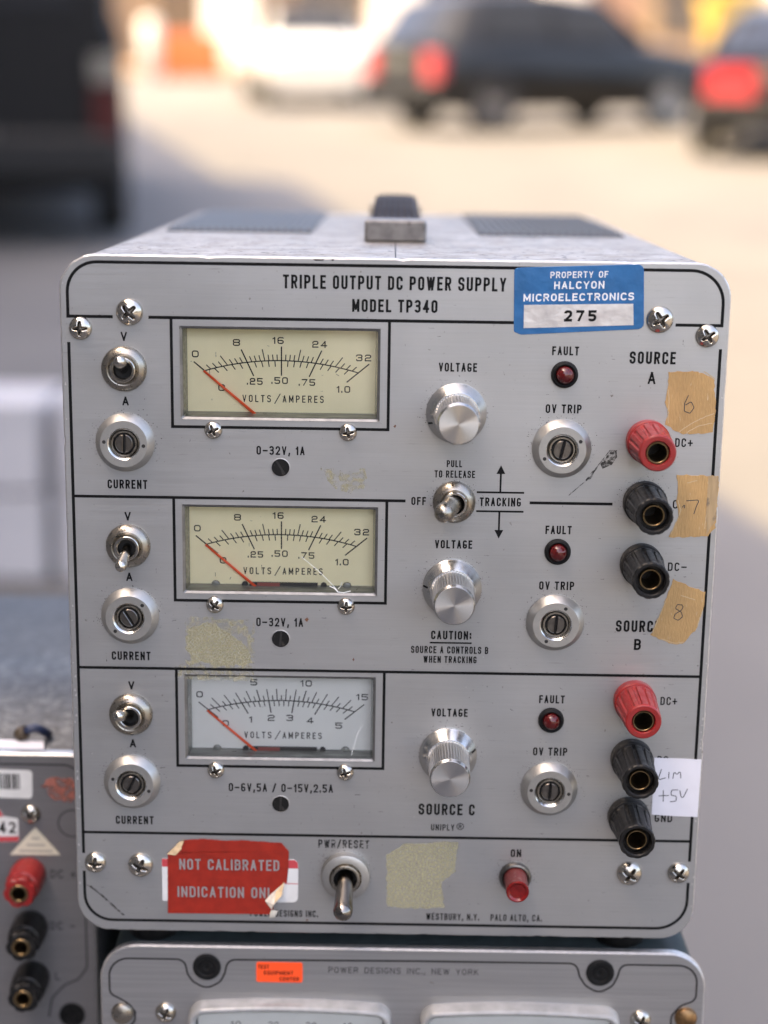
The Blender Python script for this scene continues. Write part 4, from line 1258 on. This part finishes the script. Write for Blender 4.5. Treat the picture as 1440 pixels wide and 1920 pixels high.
sheet('curled_corner', ragged([(-75.6, 25.2), (-72.6, 25.0), (-70.6, 27.2), (-69.6, 30.5), (-71.5, 29.6), (-73.6, 27.0)], .7, .15), 'tan_paper', -.4, .3, parent=RS)
mb = MB()
a = mb.pts([(-41.8, -.5, 8.3), (-39.6, -.5, 11.0), (-35.0, -.45, 15.3), (-35.6, -2.2, 11.2), (-38.6, -2.6, 8.0), (-39.4, -1.8, 5.6), (-37.2, -.5, 4.6), (-38.4, -.5, 2.1), (-40.4, -.5, 1.9), (-39.8, -1.3, 5.0)])
for q in ((0, 4, 1), (1, 4, 3), (1, 3, 2), (0, 5, 4), (5, 9, 8), (5, 8, 7), (5, 7, 6)):
    mb.face([a[i] for i in q])
part('torn_flap', mb.mesh('torn_flap', M['torn_white']), RS)
mb = MB(); a = mb.pts([(-38.0, -1.6, 12.2), (-35.2, -.6, 15.5), (-35.9, -2.4, 11.4), (-38.4, -2.7, 8.4)]); mb.face(a[::-1])
part('torn_edge', mb.mesh('torn_edge', M['tan_paper']), RS)
# masking tape
T6 = sheet('tape_patch', ragged([(88.1, 194.7), (92.8, 194.9), (97.5, 195.1), (103.2, 192.4), (103.2, 189.0), (104.0, 185.1), (103.9, 180.3), (103.4, 175.2), (97.9, 174.6), (93.2, 174.5), (87.9, 177.6), (88.8, 181.6), (87.5, 184.8), (88.3, 189.6)]), 'tape', -.02, .16, 'torn masking tape marked 6')
T7 = sheet('tape_patch', ragged([(92.5, 161.0), (98.7, 160.9), (106.3, 160.8), (106.4, 155.5), (106.2, 143.6), (103.9, 140.6), (97.5, 140.2), (90.9, 140.0), (92.5, 143.8), (93.9, 147.1), (93.0, 152.0), (93.3, 156.9)]), 'tape', -.02, .16, 'torn masking tape marked 7')
sheet('dirty_fold', ragged([(103.0, 160.7), (106.3, 160.7), (106.3, 155.0), (106.1, 146.0), (103.4, 141.2), (102.9, 150)], 1.2, .15), 'tape_dark', -.2, .08, parent=T7)
T8 = sheet('tape_patch', ragged([(93.4, 125.9), (98.4, 123.7), (104.4, 121.5), (104.1, 116.0), (102.1, 108.8), (97.9, 103.6), (95.1, 103.2), (90.5, 104.8), (87.0, 106.4), (88.5, 111.1), (89.6, 113.7), (90.7, 117.1), (91.7, 120.5)]), 'tape', -.02, .16, 'torn masking tape marked 8')
def hand(strokes, parent, y, t=.28, label=None):
    mb = MB()
    for k, s_ in enumerate(strokes):
        mb.ribbon(fillet([(p[0], p[1], .5) for p in s_], False, 5), t, y - .004 * k)
    return part('handwriting', mb.mesh('handwriting', M['pencil']), parent, label=label)
hand([[(95.0, 187.2), (93.9, 184.6), (93.9, 182.0), (95.8, 181.3), (97.0, 183.2), (96.0, 185.2), (94.2, 184.0)]], T6, -.2, label='handwritten 6')
hand([[(96.2, 152.4), (100.5, 152.8), (99.6, 150.6), (98.9, 148.0)], [(95.0, 150.2), (95.9, 151.4), (95.7, 149.9)]], T7, -.2, label='handwritten 7')
hand([[(96.9, 117.0), (95.2, 117.2), (94.6, 115.8), (96.6, 114.6), (97.2, 113.0), (95.8, 111.7), (94.2, 112.4), (94.6, 113.8), (96.6, 115.2), (97.2, 116.4), (96.6, 117.2)]], T8, -.2, label='handwritten 8')
M['tape_light'] = mat('tape_fibre_highlight', (0.47, 0.35, 0.20), 0.8)  # torn fringe, and highlights along the creases painted as lighter lines
for tp, cr in ((T6, [[(92.5, 175.2), (97, 178.4), (101.5, 180.6), (103.6, 181.4)], [(95.0, 175.0), (99, 177.4), (103.2, 178.2)], [(88.4, 189.0), (88.9, 185.2), (88.6, 181.6), (89.0, 178.0)], [(99.5, 195.0), (101.8, 193.6), (103.2, 192.6)]]),
               (T7, [[(94.0, 146.8), (92.9, 144.2), (91.8, 141.2)], [(103.0, 160.6), (103.1, 152), (102.8, 143)], [(93.4, 152.6), (94.6, 149.4), (94.1, 147.4)], [(96.2, 158.4), (99.4, 159.2)]]),
               (T8, [[(91.2, 118.4), (90.0, 114.4), (88.9, 111.4), (87.5, 107.2)], [(90.4, 105.2), (95.2, 103.7), (98.0, 104.2)], [(96.2, 120.4), (101.0, 118.8)], [(102.2, 109.6), (103.7, 115.6)]])):
    mb = MB()
    for k, c_ in enumerate(cr):
        mb.ribbon(ragged_line(c_), .26, -.19 - .003 * k)
    part('crease', mb.mesh('crease', M['tape_light']), tp)
PN = sheet('paper_note', [(90.4, 63.0), (90.5, 42.4), (98, 42.0), (106.2, 41.8), (106.4, 62.6), (98, 62.9)], 'paper', -.03, .14, 'small white paper note with pen writing')
hand([[(93.0, 59.0), (91.9, 55.0), (94.6, 55.9)], [(95.6, 58.0), (95.6, 55.6)], [(97.0, 55.6), (97.4, 58.7), (98.3, 56.6), (99.4, 59.0), (99.7, 55.8)],
      [(92.5, 49.3), (96.0, 49.5)], [(94.0, 51.4), (94.2, 47.2)], [(99.0, 51.6), (96.8, 51.5), (96.7, 49.6), (98.6, 49.3), (98.5, 47.5), (96.5, 47.2)], [(99.6, 51.4), (100.5, 47.8), (102.2, 52.0)]], PN, -.19, .3, 'handwritten LIM +5V')
# glue left by stickers
sheet('glue_residue', ragged([(.2, 26.0), (6.3, 30.3), (15, 30.6), (24.5, 31.4), (24.0, 20.3), (19.2, 16.0), (20.4, 6.6), (10, 6.0), (.4, 6.7)], 1, .35), 'glue', -.004, .012, 'yellowish glue left beside the power switch')
sheet('glue_residue', ragged([(-67.0, 106.0), (-60, 108.6), (-55, 106.0), (-47, 99.5), (-46, 94), (-58, 93.2), (-66, 95), (-68, 101)], 1, .5), 'glue', -.004, .012, 'yellowish glue under the middle meter')
sheet('glue_residue', ragged([(-68.0, 110.3), (-45.3, 109.3), (-45.4, 88.2), (-71.9, 88.6), (-71.4, 93), (-68, 94)], 1, .4), 'glue_thin', -.017, .01, 'faint square of old glue over the section line')
sheet('glue_residue', ragged([(-24, 162.0), (-15, 160), (-9, 161.4), (-7.4, 155), (-15, 153.2), (-20, 156)], 1, .8), 'glue_thin', -.004, .012, 'faint glue smear under the top meter')
# scuffs, scratches and grime
mb = MB()
mb.ribbon([(72.9, 168.7), (70.6, 168.8), (67.6, 164.6), (66.0, 162.5), (64.4, 159.6), (61.0, 156.6), (57.8, 153.6)], .26, -.01)
mb.flat(ccw([(72.7, 168.6), (70.8, 168.5), (67.6, 164.2), (68.4, 162.6), (71.4, 164.0), (73.0, 166.6)]), -.012)
mb.flat(ccw(ragged([(67.2, 163.6), (64.6, 159.2), (62.6, 158.0), (65.0, 161.6)], .8, .2)), -.014)
part('scuff_mark', mb.mesh('scuff', M['scuff']), PANEL, label='dark scuff beside the upper trip adjuster')
mb = MB()
for k in range(4):
    o_ = k * .55
    mb.ribbon([(-103.6 + o_, 13.2 - o_ * .3), (-99 + o_ * .6, 9.4 - o_ * .2), (-95, 5.4 + o_ * .4), (-91.2 + o_ * .3, 1.8)], .22, -.01 - .003 * k)
part('scuff_mark', mb.mesh('scuff', M['scuff']), PANEL, label='pencil-like scratch at the bottom corner')
mb = MB()
rs = random.Random(3)
for k in range(190):
    x, z = rs.uniform(-102, 103), rs.uniform(2, 225)
    a = rs.choice((0, 0, 0, PI / 2, rs.uniform(0, PI)))
    L_ = rs.uniform(.3, 1.8)
    mb.ribbon([(x, z), (x + L_ * math.cos(a) * .5, z + L_ * math.sin(a) * .5 + rs.uniform(-.1, .1)), (x + L_ * math.cos(a), z + L_ * math.sin(a))], rs.uniform(.07, .20), -.006 - .002 * (k % 5))
part('fine_scratching', mb.mesh('fine_scratching', M['scuff']), PANEL)['kind'] = 'stuff'
mb = MB()
for k in range(54):
    z = rs.uniform(0, 225)
    x = (-106.2 + rs.uniform(0, .8) if k % 2 else 105.6 + rs.uniform(-.2, .4)) if k % 5 else rs.uniform(-103, 103)
    z = rs.uniform(5, 110) if k % 3 else z
    s_ = rs.uniform(.2, .75) if k % 5 else rs.uniform(.1, .3)
    mb.flat(ccw([(x, z), (x + s_, z + rs.uniform(-.1, .1)), (x + s_ * rs.uniform(.4, .9), z + s_ * rs.uniform(.8, 2.4)), (x - s_ * .1, z + s_ * rs.uniform(.4, 1.2))]), -.008 - .002 * (k % 5))
part('edge_wear', mb.mesh('edge_wear', M['panel_edge_bright']), PANEL)['kind'] = 'stuff'
def grime(x, z, r0, r1, a0, a1, n, seed):
    g_ = random.Random(seed); mb = MB()
    for k in range(n):
        a = math.radians(g_.uniform(a0, a1)); q = r0 + (r1 - r0) * g_.random() ** 2
        s_ = g_.uniform(.05, .2)
        px, pz = x + q * math.cos(a), z + q * math.sin(a)
        mb.flat([(px + s_ * math.cos(b_ + .3 * g_.random()), pz + s_ * g_.uniform(.6, 1) * math.sin(b_)) for b_ in (0, 1.2, 2.5, 3.7, 5.1)], -.01 - .002 * (k % 6))
    return mb
mb = MB()
for j, (x, z, r0) in enumerate([(20.4, 180.2, 9.9), (20.4, 121.7, 9.9), (20.4, 62.8, 9.9), (20.4, 150.9, 7.1), (54.8, 169.2, 9.7), (54.9, 110.4, 9.7), (55.1, 51.4, 9.7), (-86.8, 169.1, 9.7), (-86.4, 110.5, 9.7), (-86.9, 51.6, 9.7), (44.6, 18.6, 5.6), (-13.9, 18.6, 8.6),
                                (82.6, 151.7, 7.2), (82.6, 41.7, 7.2)]):
    q = grime(x, z, r0, r0 + 2.8, -25, 205, 110, j)
    n0 = len(mb.v); mb.v += q.v; mb.f += [tuple(i + n0 for i in f) for f in q.f]; mb.mi += q.mi; mb.sm += q.sm
part('grime', mb.mesh('grime', M['dust']), PANEL)['kind'] = 'stuff'
mb = MB()
for x0, x1 in ((-26.2, -22.4), (-20.6, -19.2)):
    mb.flat(ccw([(x0, 228.9), (x0 + .7, 228.35), (x1 - .5, 228.4), (x1, 228.9)]), -.012)
part('lip_dent', mb.mesh('lip_dent', M['bore']), PANEL)
mb = MB()
for x, z, s_ in ((-27.6, 109.9, .75), (.7, 175.6, .55), (-12.0, 96.2, .5), (-27.2, 1.0, .5)):
    mb.flat(ccw(ragged([(x - s_, z), (x, z - s_), (x + s_ * .8, z + s_ * .2), (x + s_ * .1, z + s_ * 1.2)], .4, .1)), -.012)
part('stain', mb.mesh('stain', mat('rust_stain', (0.16, 0.07, 0.04), 0.8)), PANEL)

# ================================================================== the instrument underneath
LOW = thing('bench_instrument', 'silver instrument with two white meters, underneath the big power supply', 'instrument', (.0065, .14, TZ))
LY = 4.0
mb = MB(); mb.prism(rrect(-98.5, 111.5, -145, -12.7, 12.5, 10), LY + 3, 262, 0, 0, True)
part('case', mb.mesh('lower_case', M['teal']), LOW)
mb = MB(); mb.prism(rrect(-100.6, 113.6, -146, -11.6, 13.5, 12), LY, LY + 3, 0, .6, False, (), 1)
LP = part('front_panel', mb.mesh('lower_panel', [M['panel_low'], M['panel_edge']]), LOW)
for x in (-80, 92):
    for y in (25, 235):
        mb = MB(); mb.box(x - 8, x + 8, y - 8, y + 8, -150, -144.9)
        part('foot', mb.mesh('lower_foot', M['rubber']), LOW)
lines('border_line', [[(-90.5, -34.6, 3), (-92.5, -33.2, 4), (-97.3, -30.5, 3), (-97.3, -16.8, 9), (-70.6, -16.8, 3.5), (-69.6, -22.4, 3), (-67.8, -25.3, 4), (-63, -28.2, 5), (-58, -25.3, 4), (-56.4, -21.9, 3), (-55.3, -16.7, 3.5), (11, -16.1),
                       (67.6, -16.0, 3.5), (68.9, -21.0, 3), (71, -24.4, 4), (75.9, -27.6, 5), (80.8, -24.4, 4), (82.3, -20.9, 3), (83.4, -16.2, 3.5), (110.4, -16.2, 9), (110.4, -29.6, 3), (105.2, -31.8, 4), (101.9, -36, 4), (102.4, -42, 4)],
                      [(-90.5, -34.6), (-88.4, -37.6), (-88.6, -41), (-91, -44)]], .62, LY - .04, parent=LP)
SOCK = MB().lathe([(4.95, 0), (4.95, .5), (4.6, .9), (3.4, .9), (3.0, .3), (1.9, .3), (1.9, .8), (1.2, .8), (.9, .2), (0, .2)], 40, y=0).mesh('socket', M['rubber'])
for x, z in ((-62.7, -19.5), (76.1, -19.4)):
    part('socket', SOCK, LOW, (x, LY, z))
CAPS = MB().lathe([(4.0, 0), (4.0, .6), (3.6, 1.5), (2.6, 2.1), (.001, 2.4)], 32).mesh('rivet', M['nickel_dull'])
part('rivet', CAPS, LOW, (-92.9, LY, -38.0)); r_ = CAPS.copy(); r_.materials[0] = mat('rusty_cap', (0.26, 0.15, 0.07), 0.35, 0.9, vary=.3, vscale=(500, 500, 500)); part('rivet', r_, LOW, (107.2, LY, -36.4), 'rusty brown screw cap')
for x in (-77.5, 91.2):
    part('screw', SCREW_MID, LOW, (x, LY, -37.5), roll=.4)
OS = sheet('orange_sticker', rrect(-45.3, -28.9, -25.1, -17.3, .9, 4), 'orange_sticker', LY - .01, .12, 'bright orange sticker with three small black words', LOW)
for s_, cx, z0, h, w in (('TEST', -42.7, -19.9, 1.5, 3.9), ('EQUIPMENT', -37.4, -22.2, 1.5, 10.4), ('CENTER', -33.6, -24.5, 1.5, 6.9)):
    legend(s_, cx, z0, z0 + h, w, .28, 'ink', .4, OS, LY - .16)
legend('POWER DESIGNS INC., NEW YORK', 6.7, -21.1, -18.8, 53.0, .30, 'ink_grey', .42, LP, LY - .05)
M['meter_shell'] = mat('clear_meter_shell', (0.27, 0.27, 0.262), 0.16, spec=0.6, vary=.15, vscale=(200, 200, 200))
def low_meter(x0, x1, nums, label):
    zt, zb = -31.2, -92
    mb = MB()
    def bow(o):                                     # the top edge is slightly arched
        xm, hw = (x0 + x1) / 2, (x1 - x0) / 2
        return [(p[0], p[1] + (1.7 * (1 - ((p[0] - xm) / hw) ** 2) - 1.7 if p[1] > -50 else 0)) for p in o]
    o_ = rrect(x0, x1, zb, zt, 5.5, 10)
    o2 = []
    for i, p in enumerate(o_):
        q = o_[(i + 1) % len(o_)]
        k = max(1, int(math.dist(p, q) / 4))
        o2 += [(p[0] + (q[0] - p[0]) * s_ / k, p[1] + (q[1] - p[1]) * s_ / k) for s_ in range(k)]
    o_ = bow(o2)
    lo = [o_, inset(o_, .3), inset(o_, 1.1), inset(o_, 2.0), inset(o_, 3.0), inset(o_, 3.4)]
    ys = [LY, LY - 5.0, LY - 6.2, LY - 6.0, LY - 4.6, LY - 2.0]
    rings = [mb.pts([(p[0], yy, p[1]) for p in l]) for l, yy in zip(lo, ys)]
    n = len(o_)
    for k, (a, b) in enumerate(zip(rings, rings[1:])):
        for i in range(n):
            j = (i + 1) % n
            mb.face((a[i], a[j], b[j], b[i]), 1 if k == 4 else 0, True)
    mt = part('meter', mb.mesh('low_meter', [M['meter_shell'], M['trim_black']]), LOW, label=label)
    mb = MB(); mb.flat(ccw(lo[5]), LY - 2.0)
    df = part('dial_face', mb.mesh('low_dial', M['dial_white']), mt)
    mb = MB()
    for x, s_ in nums:
        text(mb, s_, x, -42.1, 2.7, 3.6, .3, LY - 2.06, GL, .5)
    xm = (x0 + x1) / 2
    mb.ribbon([(xm + 58 * math.sin(a / 30), -102 + 56 * math.cos(a / 30)) for a in range(-14, 15)], .35, LY - 2.05)
    for a in range(-14, 15):
        mb.ribbon([(xm + 58 * math.sin(a / 30), -102 + 56 * math.cos(a / 30)), (xm + 59.8 * math.sin(a / 30), -102 + 57.8 * math.cos(a / 30))], .25, LY - 2.07)
    part('dial_marking', mb.mesh('low_dial_marks', M['ink_grey']), mt)
    mb = MB(); mb.flat(ccw(lo[4]), LY - 4.5)
    part('glass_cover', mb.mesh('low_glass', M['glass']), mt)
low_meter(-69.2, 2.9, ((-52.5, '10'), (-39.1, '20'), (-25.7, '30'), (-13, '40')), 'first of the two white meters, under the orange sticker')
low_meter(12.9, 83.8, ((30, '10'), (42.8, '20'), (55.8, '30'), (68, '40')), 'second of the two white meters')
# ================================================================== the instrument at the left
LFT = thing('test_instrument', 'blue-grey instrument with stickers, partly hidden behind the big power supply', 'instrument', (-.215, .16, TZ))
YL = 45.0
mb = MB(); mb.prism(rrect(-318, -111.5, -144, 41.5, 9, 8), YL + 3, 262, 0, 0, True)
part('case', mb.mesh('left_case', M['hammer']), LFT)
mb = MB(); mb.prism(rrect(-321, -109.3, -145, 43.2, 9, 8), YL, YL + 4, 0, .7, False, (), 1)
FP = part('front_panel', mb.mesh('left_panel', [M['panel_left'], M['panel_edge']]), LFT)
for x in (-300, -130):
    for y in (70, 235):
        mb = MB(); mb.box(x - 8, x + 8, y - 8, y + 8, -150, -143.9)
        part('foot', mb.mesh('left_foot', M['rubber']), LFT)
lines('border_line', [[(-317, -30), (-317, 39, 7), (-113.2, 39, 7), (-113.2, -43, 4), (-116.6, -48, 4), (-122, -50.5, 5), (-127, -56, 5), (-128.4, -64)]], .7, YL - .04, 'ink_grey', FP)
mb = MB(); mb.ribbon([(-117.1 + 5.3 * math.cos(2 * PI * i / 32), 15.8 + 5.3 * math.sin(2 * PI * i / 32)) for i in range(32)], .5, YL - .05, True)
part('ring_mark', mb.mesh('ring_mark', M['ink_grey']), FP)
part('socket', SOCK, LFT, (-119.5, YL, -63))
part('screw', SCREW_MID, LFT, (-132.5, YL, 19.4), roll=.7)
legend('DC +', -121.2, -6.4, -3.0, 9.6, .5, 'ink_grey', parent=FP, y=YL - .05)
legend('DC -', -122, -27.6, -24.2, 9.6, .5, 'ink_grey', parent=FP, y=YL - .05)
legend('L', -124.5, -48.5, -45.4, 2.0, .5, 'ink_grey', parent=FP, y=YL - .05)
B1 = sheet('barcode_sticker', fillet([(-156, 37.2, 1), (-156.3, 26.0, 1), (-131.8, 25.4, 1.5), (-131.4, 36.6, 1.5)], True), 'white_sticker', YL - .01, .12, 'white sticker with a black bar code', LFT)
mb = MB()
x = -155
bw = random.Random(5)
while x < -136.2:
    w = bw.choice((.35, .5, .8, 1.0)); mb.flat([(x, 29.0), (x + w, 29.0), (x + w, 35.2), (x, 35.2)], YL - .15); x += w + bw.choice((.35, .5, .8))
part('bars', mb.mesh('bars', M['ink']), B1)
sheet('torn_sticker', ragged([(-128.7, 31.0), (-124, 34.3), (-117.2, 33.8), (-113.6, 29.5), (-117.0, 24.6), (-124, 24.8)], 1, .8), 'red_patch', YL - .01, .1, 'faded red sticker worn at its edges', LFT)
RW = sheet('price_sticker', [(-152, 20.0), (-152, 7.6), (-137.4, 8.2), (-137.4, 17.4), (-142.6, 18.2), (-144, 20.8)], 'white_sticker', YL - .01, .12, 'red and white sticker with a number', LFT)
mb = MB(); mb.flat(ccw([(-152, 7.7), (-137.45, 8.3), (-137.45, 10.4), (-152, 9.8)]), YL - .15); mb.flat(ccw([(-152, 19.9), (-144.1, 20.7), (-142.7, 18.1), (-152, 17.6)]), YL - .15)
part('red_band', mb.mesh('red_band', M['red_band']), RW)
mb = text(MB(), '42', -141.5, 11.5, 4.6, 6.4, .9, YL - .16)
part('legend', mb.mesh('legend', M['ink']), RW, label='printed number 42')
M['cream_sticker'] = mat('cream_sticker', (0.58, 0.54, 0.42), 0.6)
TS = sheet('triangular_sticker', [(-131.1, 14.1), (-141.0, 2.8), (-121.9, 3.0)], 'cream_sticker', YL - .01, .1, 'cream triangular inspection sticker', LFT)
mb = MB()
for z, w in ((9.6, 3.0), (6.9, 6.8), (4.5, 12.5)):
    mb.ribbon([(-131.1 - w / 2, z), (-131.1 + w / 2, z)], .9, YL - .13)
part('small_print', mb.mesh('small_print', mat('faded_print', (0.34, 0.32, 0.27), 0.7)), TS)
PB = {}
for nm, bm in (('red', 'red_plastic'), ('black', 'black_plastic')):
    def lob(t, k):
        return 1 - (.10 * max(0, math.cos(6 * t)) if 4 < k < 9 else 0)
    cap_ = MB().lathe([(6.4, 0), (6.6, 1), (6.7, 4), (6.6, 9), (6.2, 12.0), (5.6, 12.4), (5.9, 13.0), (5.9, 16.4), (5.5, 17.0), (3.4, 17.0)], 60, mod=lob, cap=False).mesh('left_post_' + nm, M[bm])
    soc = MB().lathe([(3.5, 15.5), (3.5, 17.4), (3.3, 17.6), (2.6, 17.6), (2.4, 17.3), (2.35, 8), (0, 8)], 32, mis=[0, 0, 0, 0, 0, 1]).mesh('left_socket_' + nm, [M['brass'], M['bore']])
    PB[nm] = (cap_, soc)
for z, nm in ((-4.6, 'red'), (-26.1, 'black'), (-47.0, 'black')):
    p_ = part('binding_post', PB[nm][0], LFT, (-134.0, YL, z), nm + ' binding post', roll=.3)
    part('post_socket', PB[nm][1], p_, (-134.0, YL, z))
# a short lead lying on the left instrument
M['blue_lead'] = mat('blue_lead', (0.014, 0.024, 0.06), 0.5)
M['brown_plug'] = mat('brown_plug', (0.05, 0.034, 0.018), 0.6)
LEAD = thing('test_lead', 'short dark blue lead with a brown plug lying on the blue-grey instrument', 'cable', (-.133, .066, .0415))
mb = MB(); mb.tube([(-129.5, 66, 43.1), (-129.6, 62, 45.0), (-131.0, 58.6, 47.6), (-133.2, 57.4, 48.6), (-135.4, 57.4, 47.8), (-136.6, 58, 46.6)], 1.6, 12)
part('lead', mb.mesh('lead', M['blue_lead']), LEAD)
mb = MB(); mb.tube([(-136.0, 57.6, 47.2), (-138.0, 58.0, 46.0), (-139.6, 58.6, 45.0)], [2.4, 2.9, 2.2], 14)
part('plug', mb.mesh('plug', M['brown_plug']), LEAD)
mb = MB()
a = mb.pts([(-166, 50.5, 42.0), (-128.0, 50.5, 42.0), (-129.5, 57, 42.4), (-166, 58, 42.4), (-166, 50.5, 43.4), (-128.0, 50.5, 43.0), (-129.5, 57, 43.6), (-166, 58, 44.0)])
for q in ((0, 3, 2, 1), (4, 5, 6, 7), (0, 1, 5, 4), (1, 2, 6, 5), (2, 3, 7, 6), (3, 0, 4, 7)):
    mb.face([a[i] for i in q])
solo('paper_strip', mb.mesh('paper_strip', M['paper']), 'crumpled white paper strip lying along the front of the blue-grey instrument', 'paper')
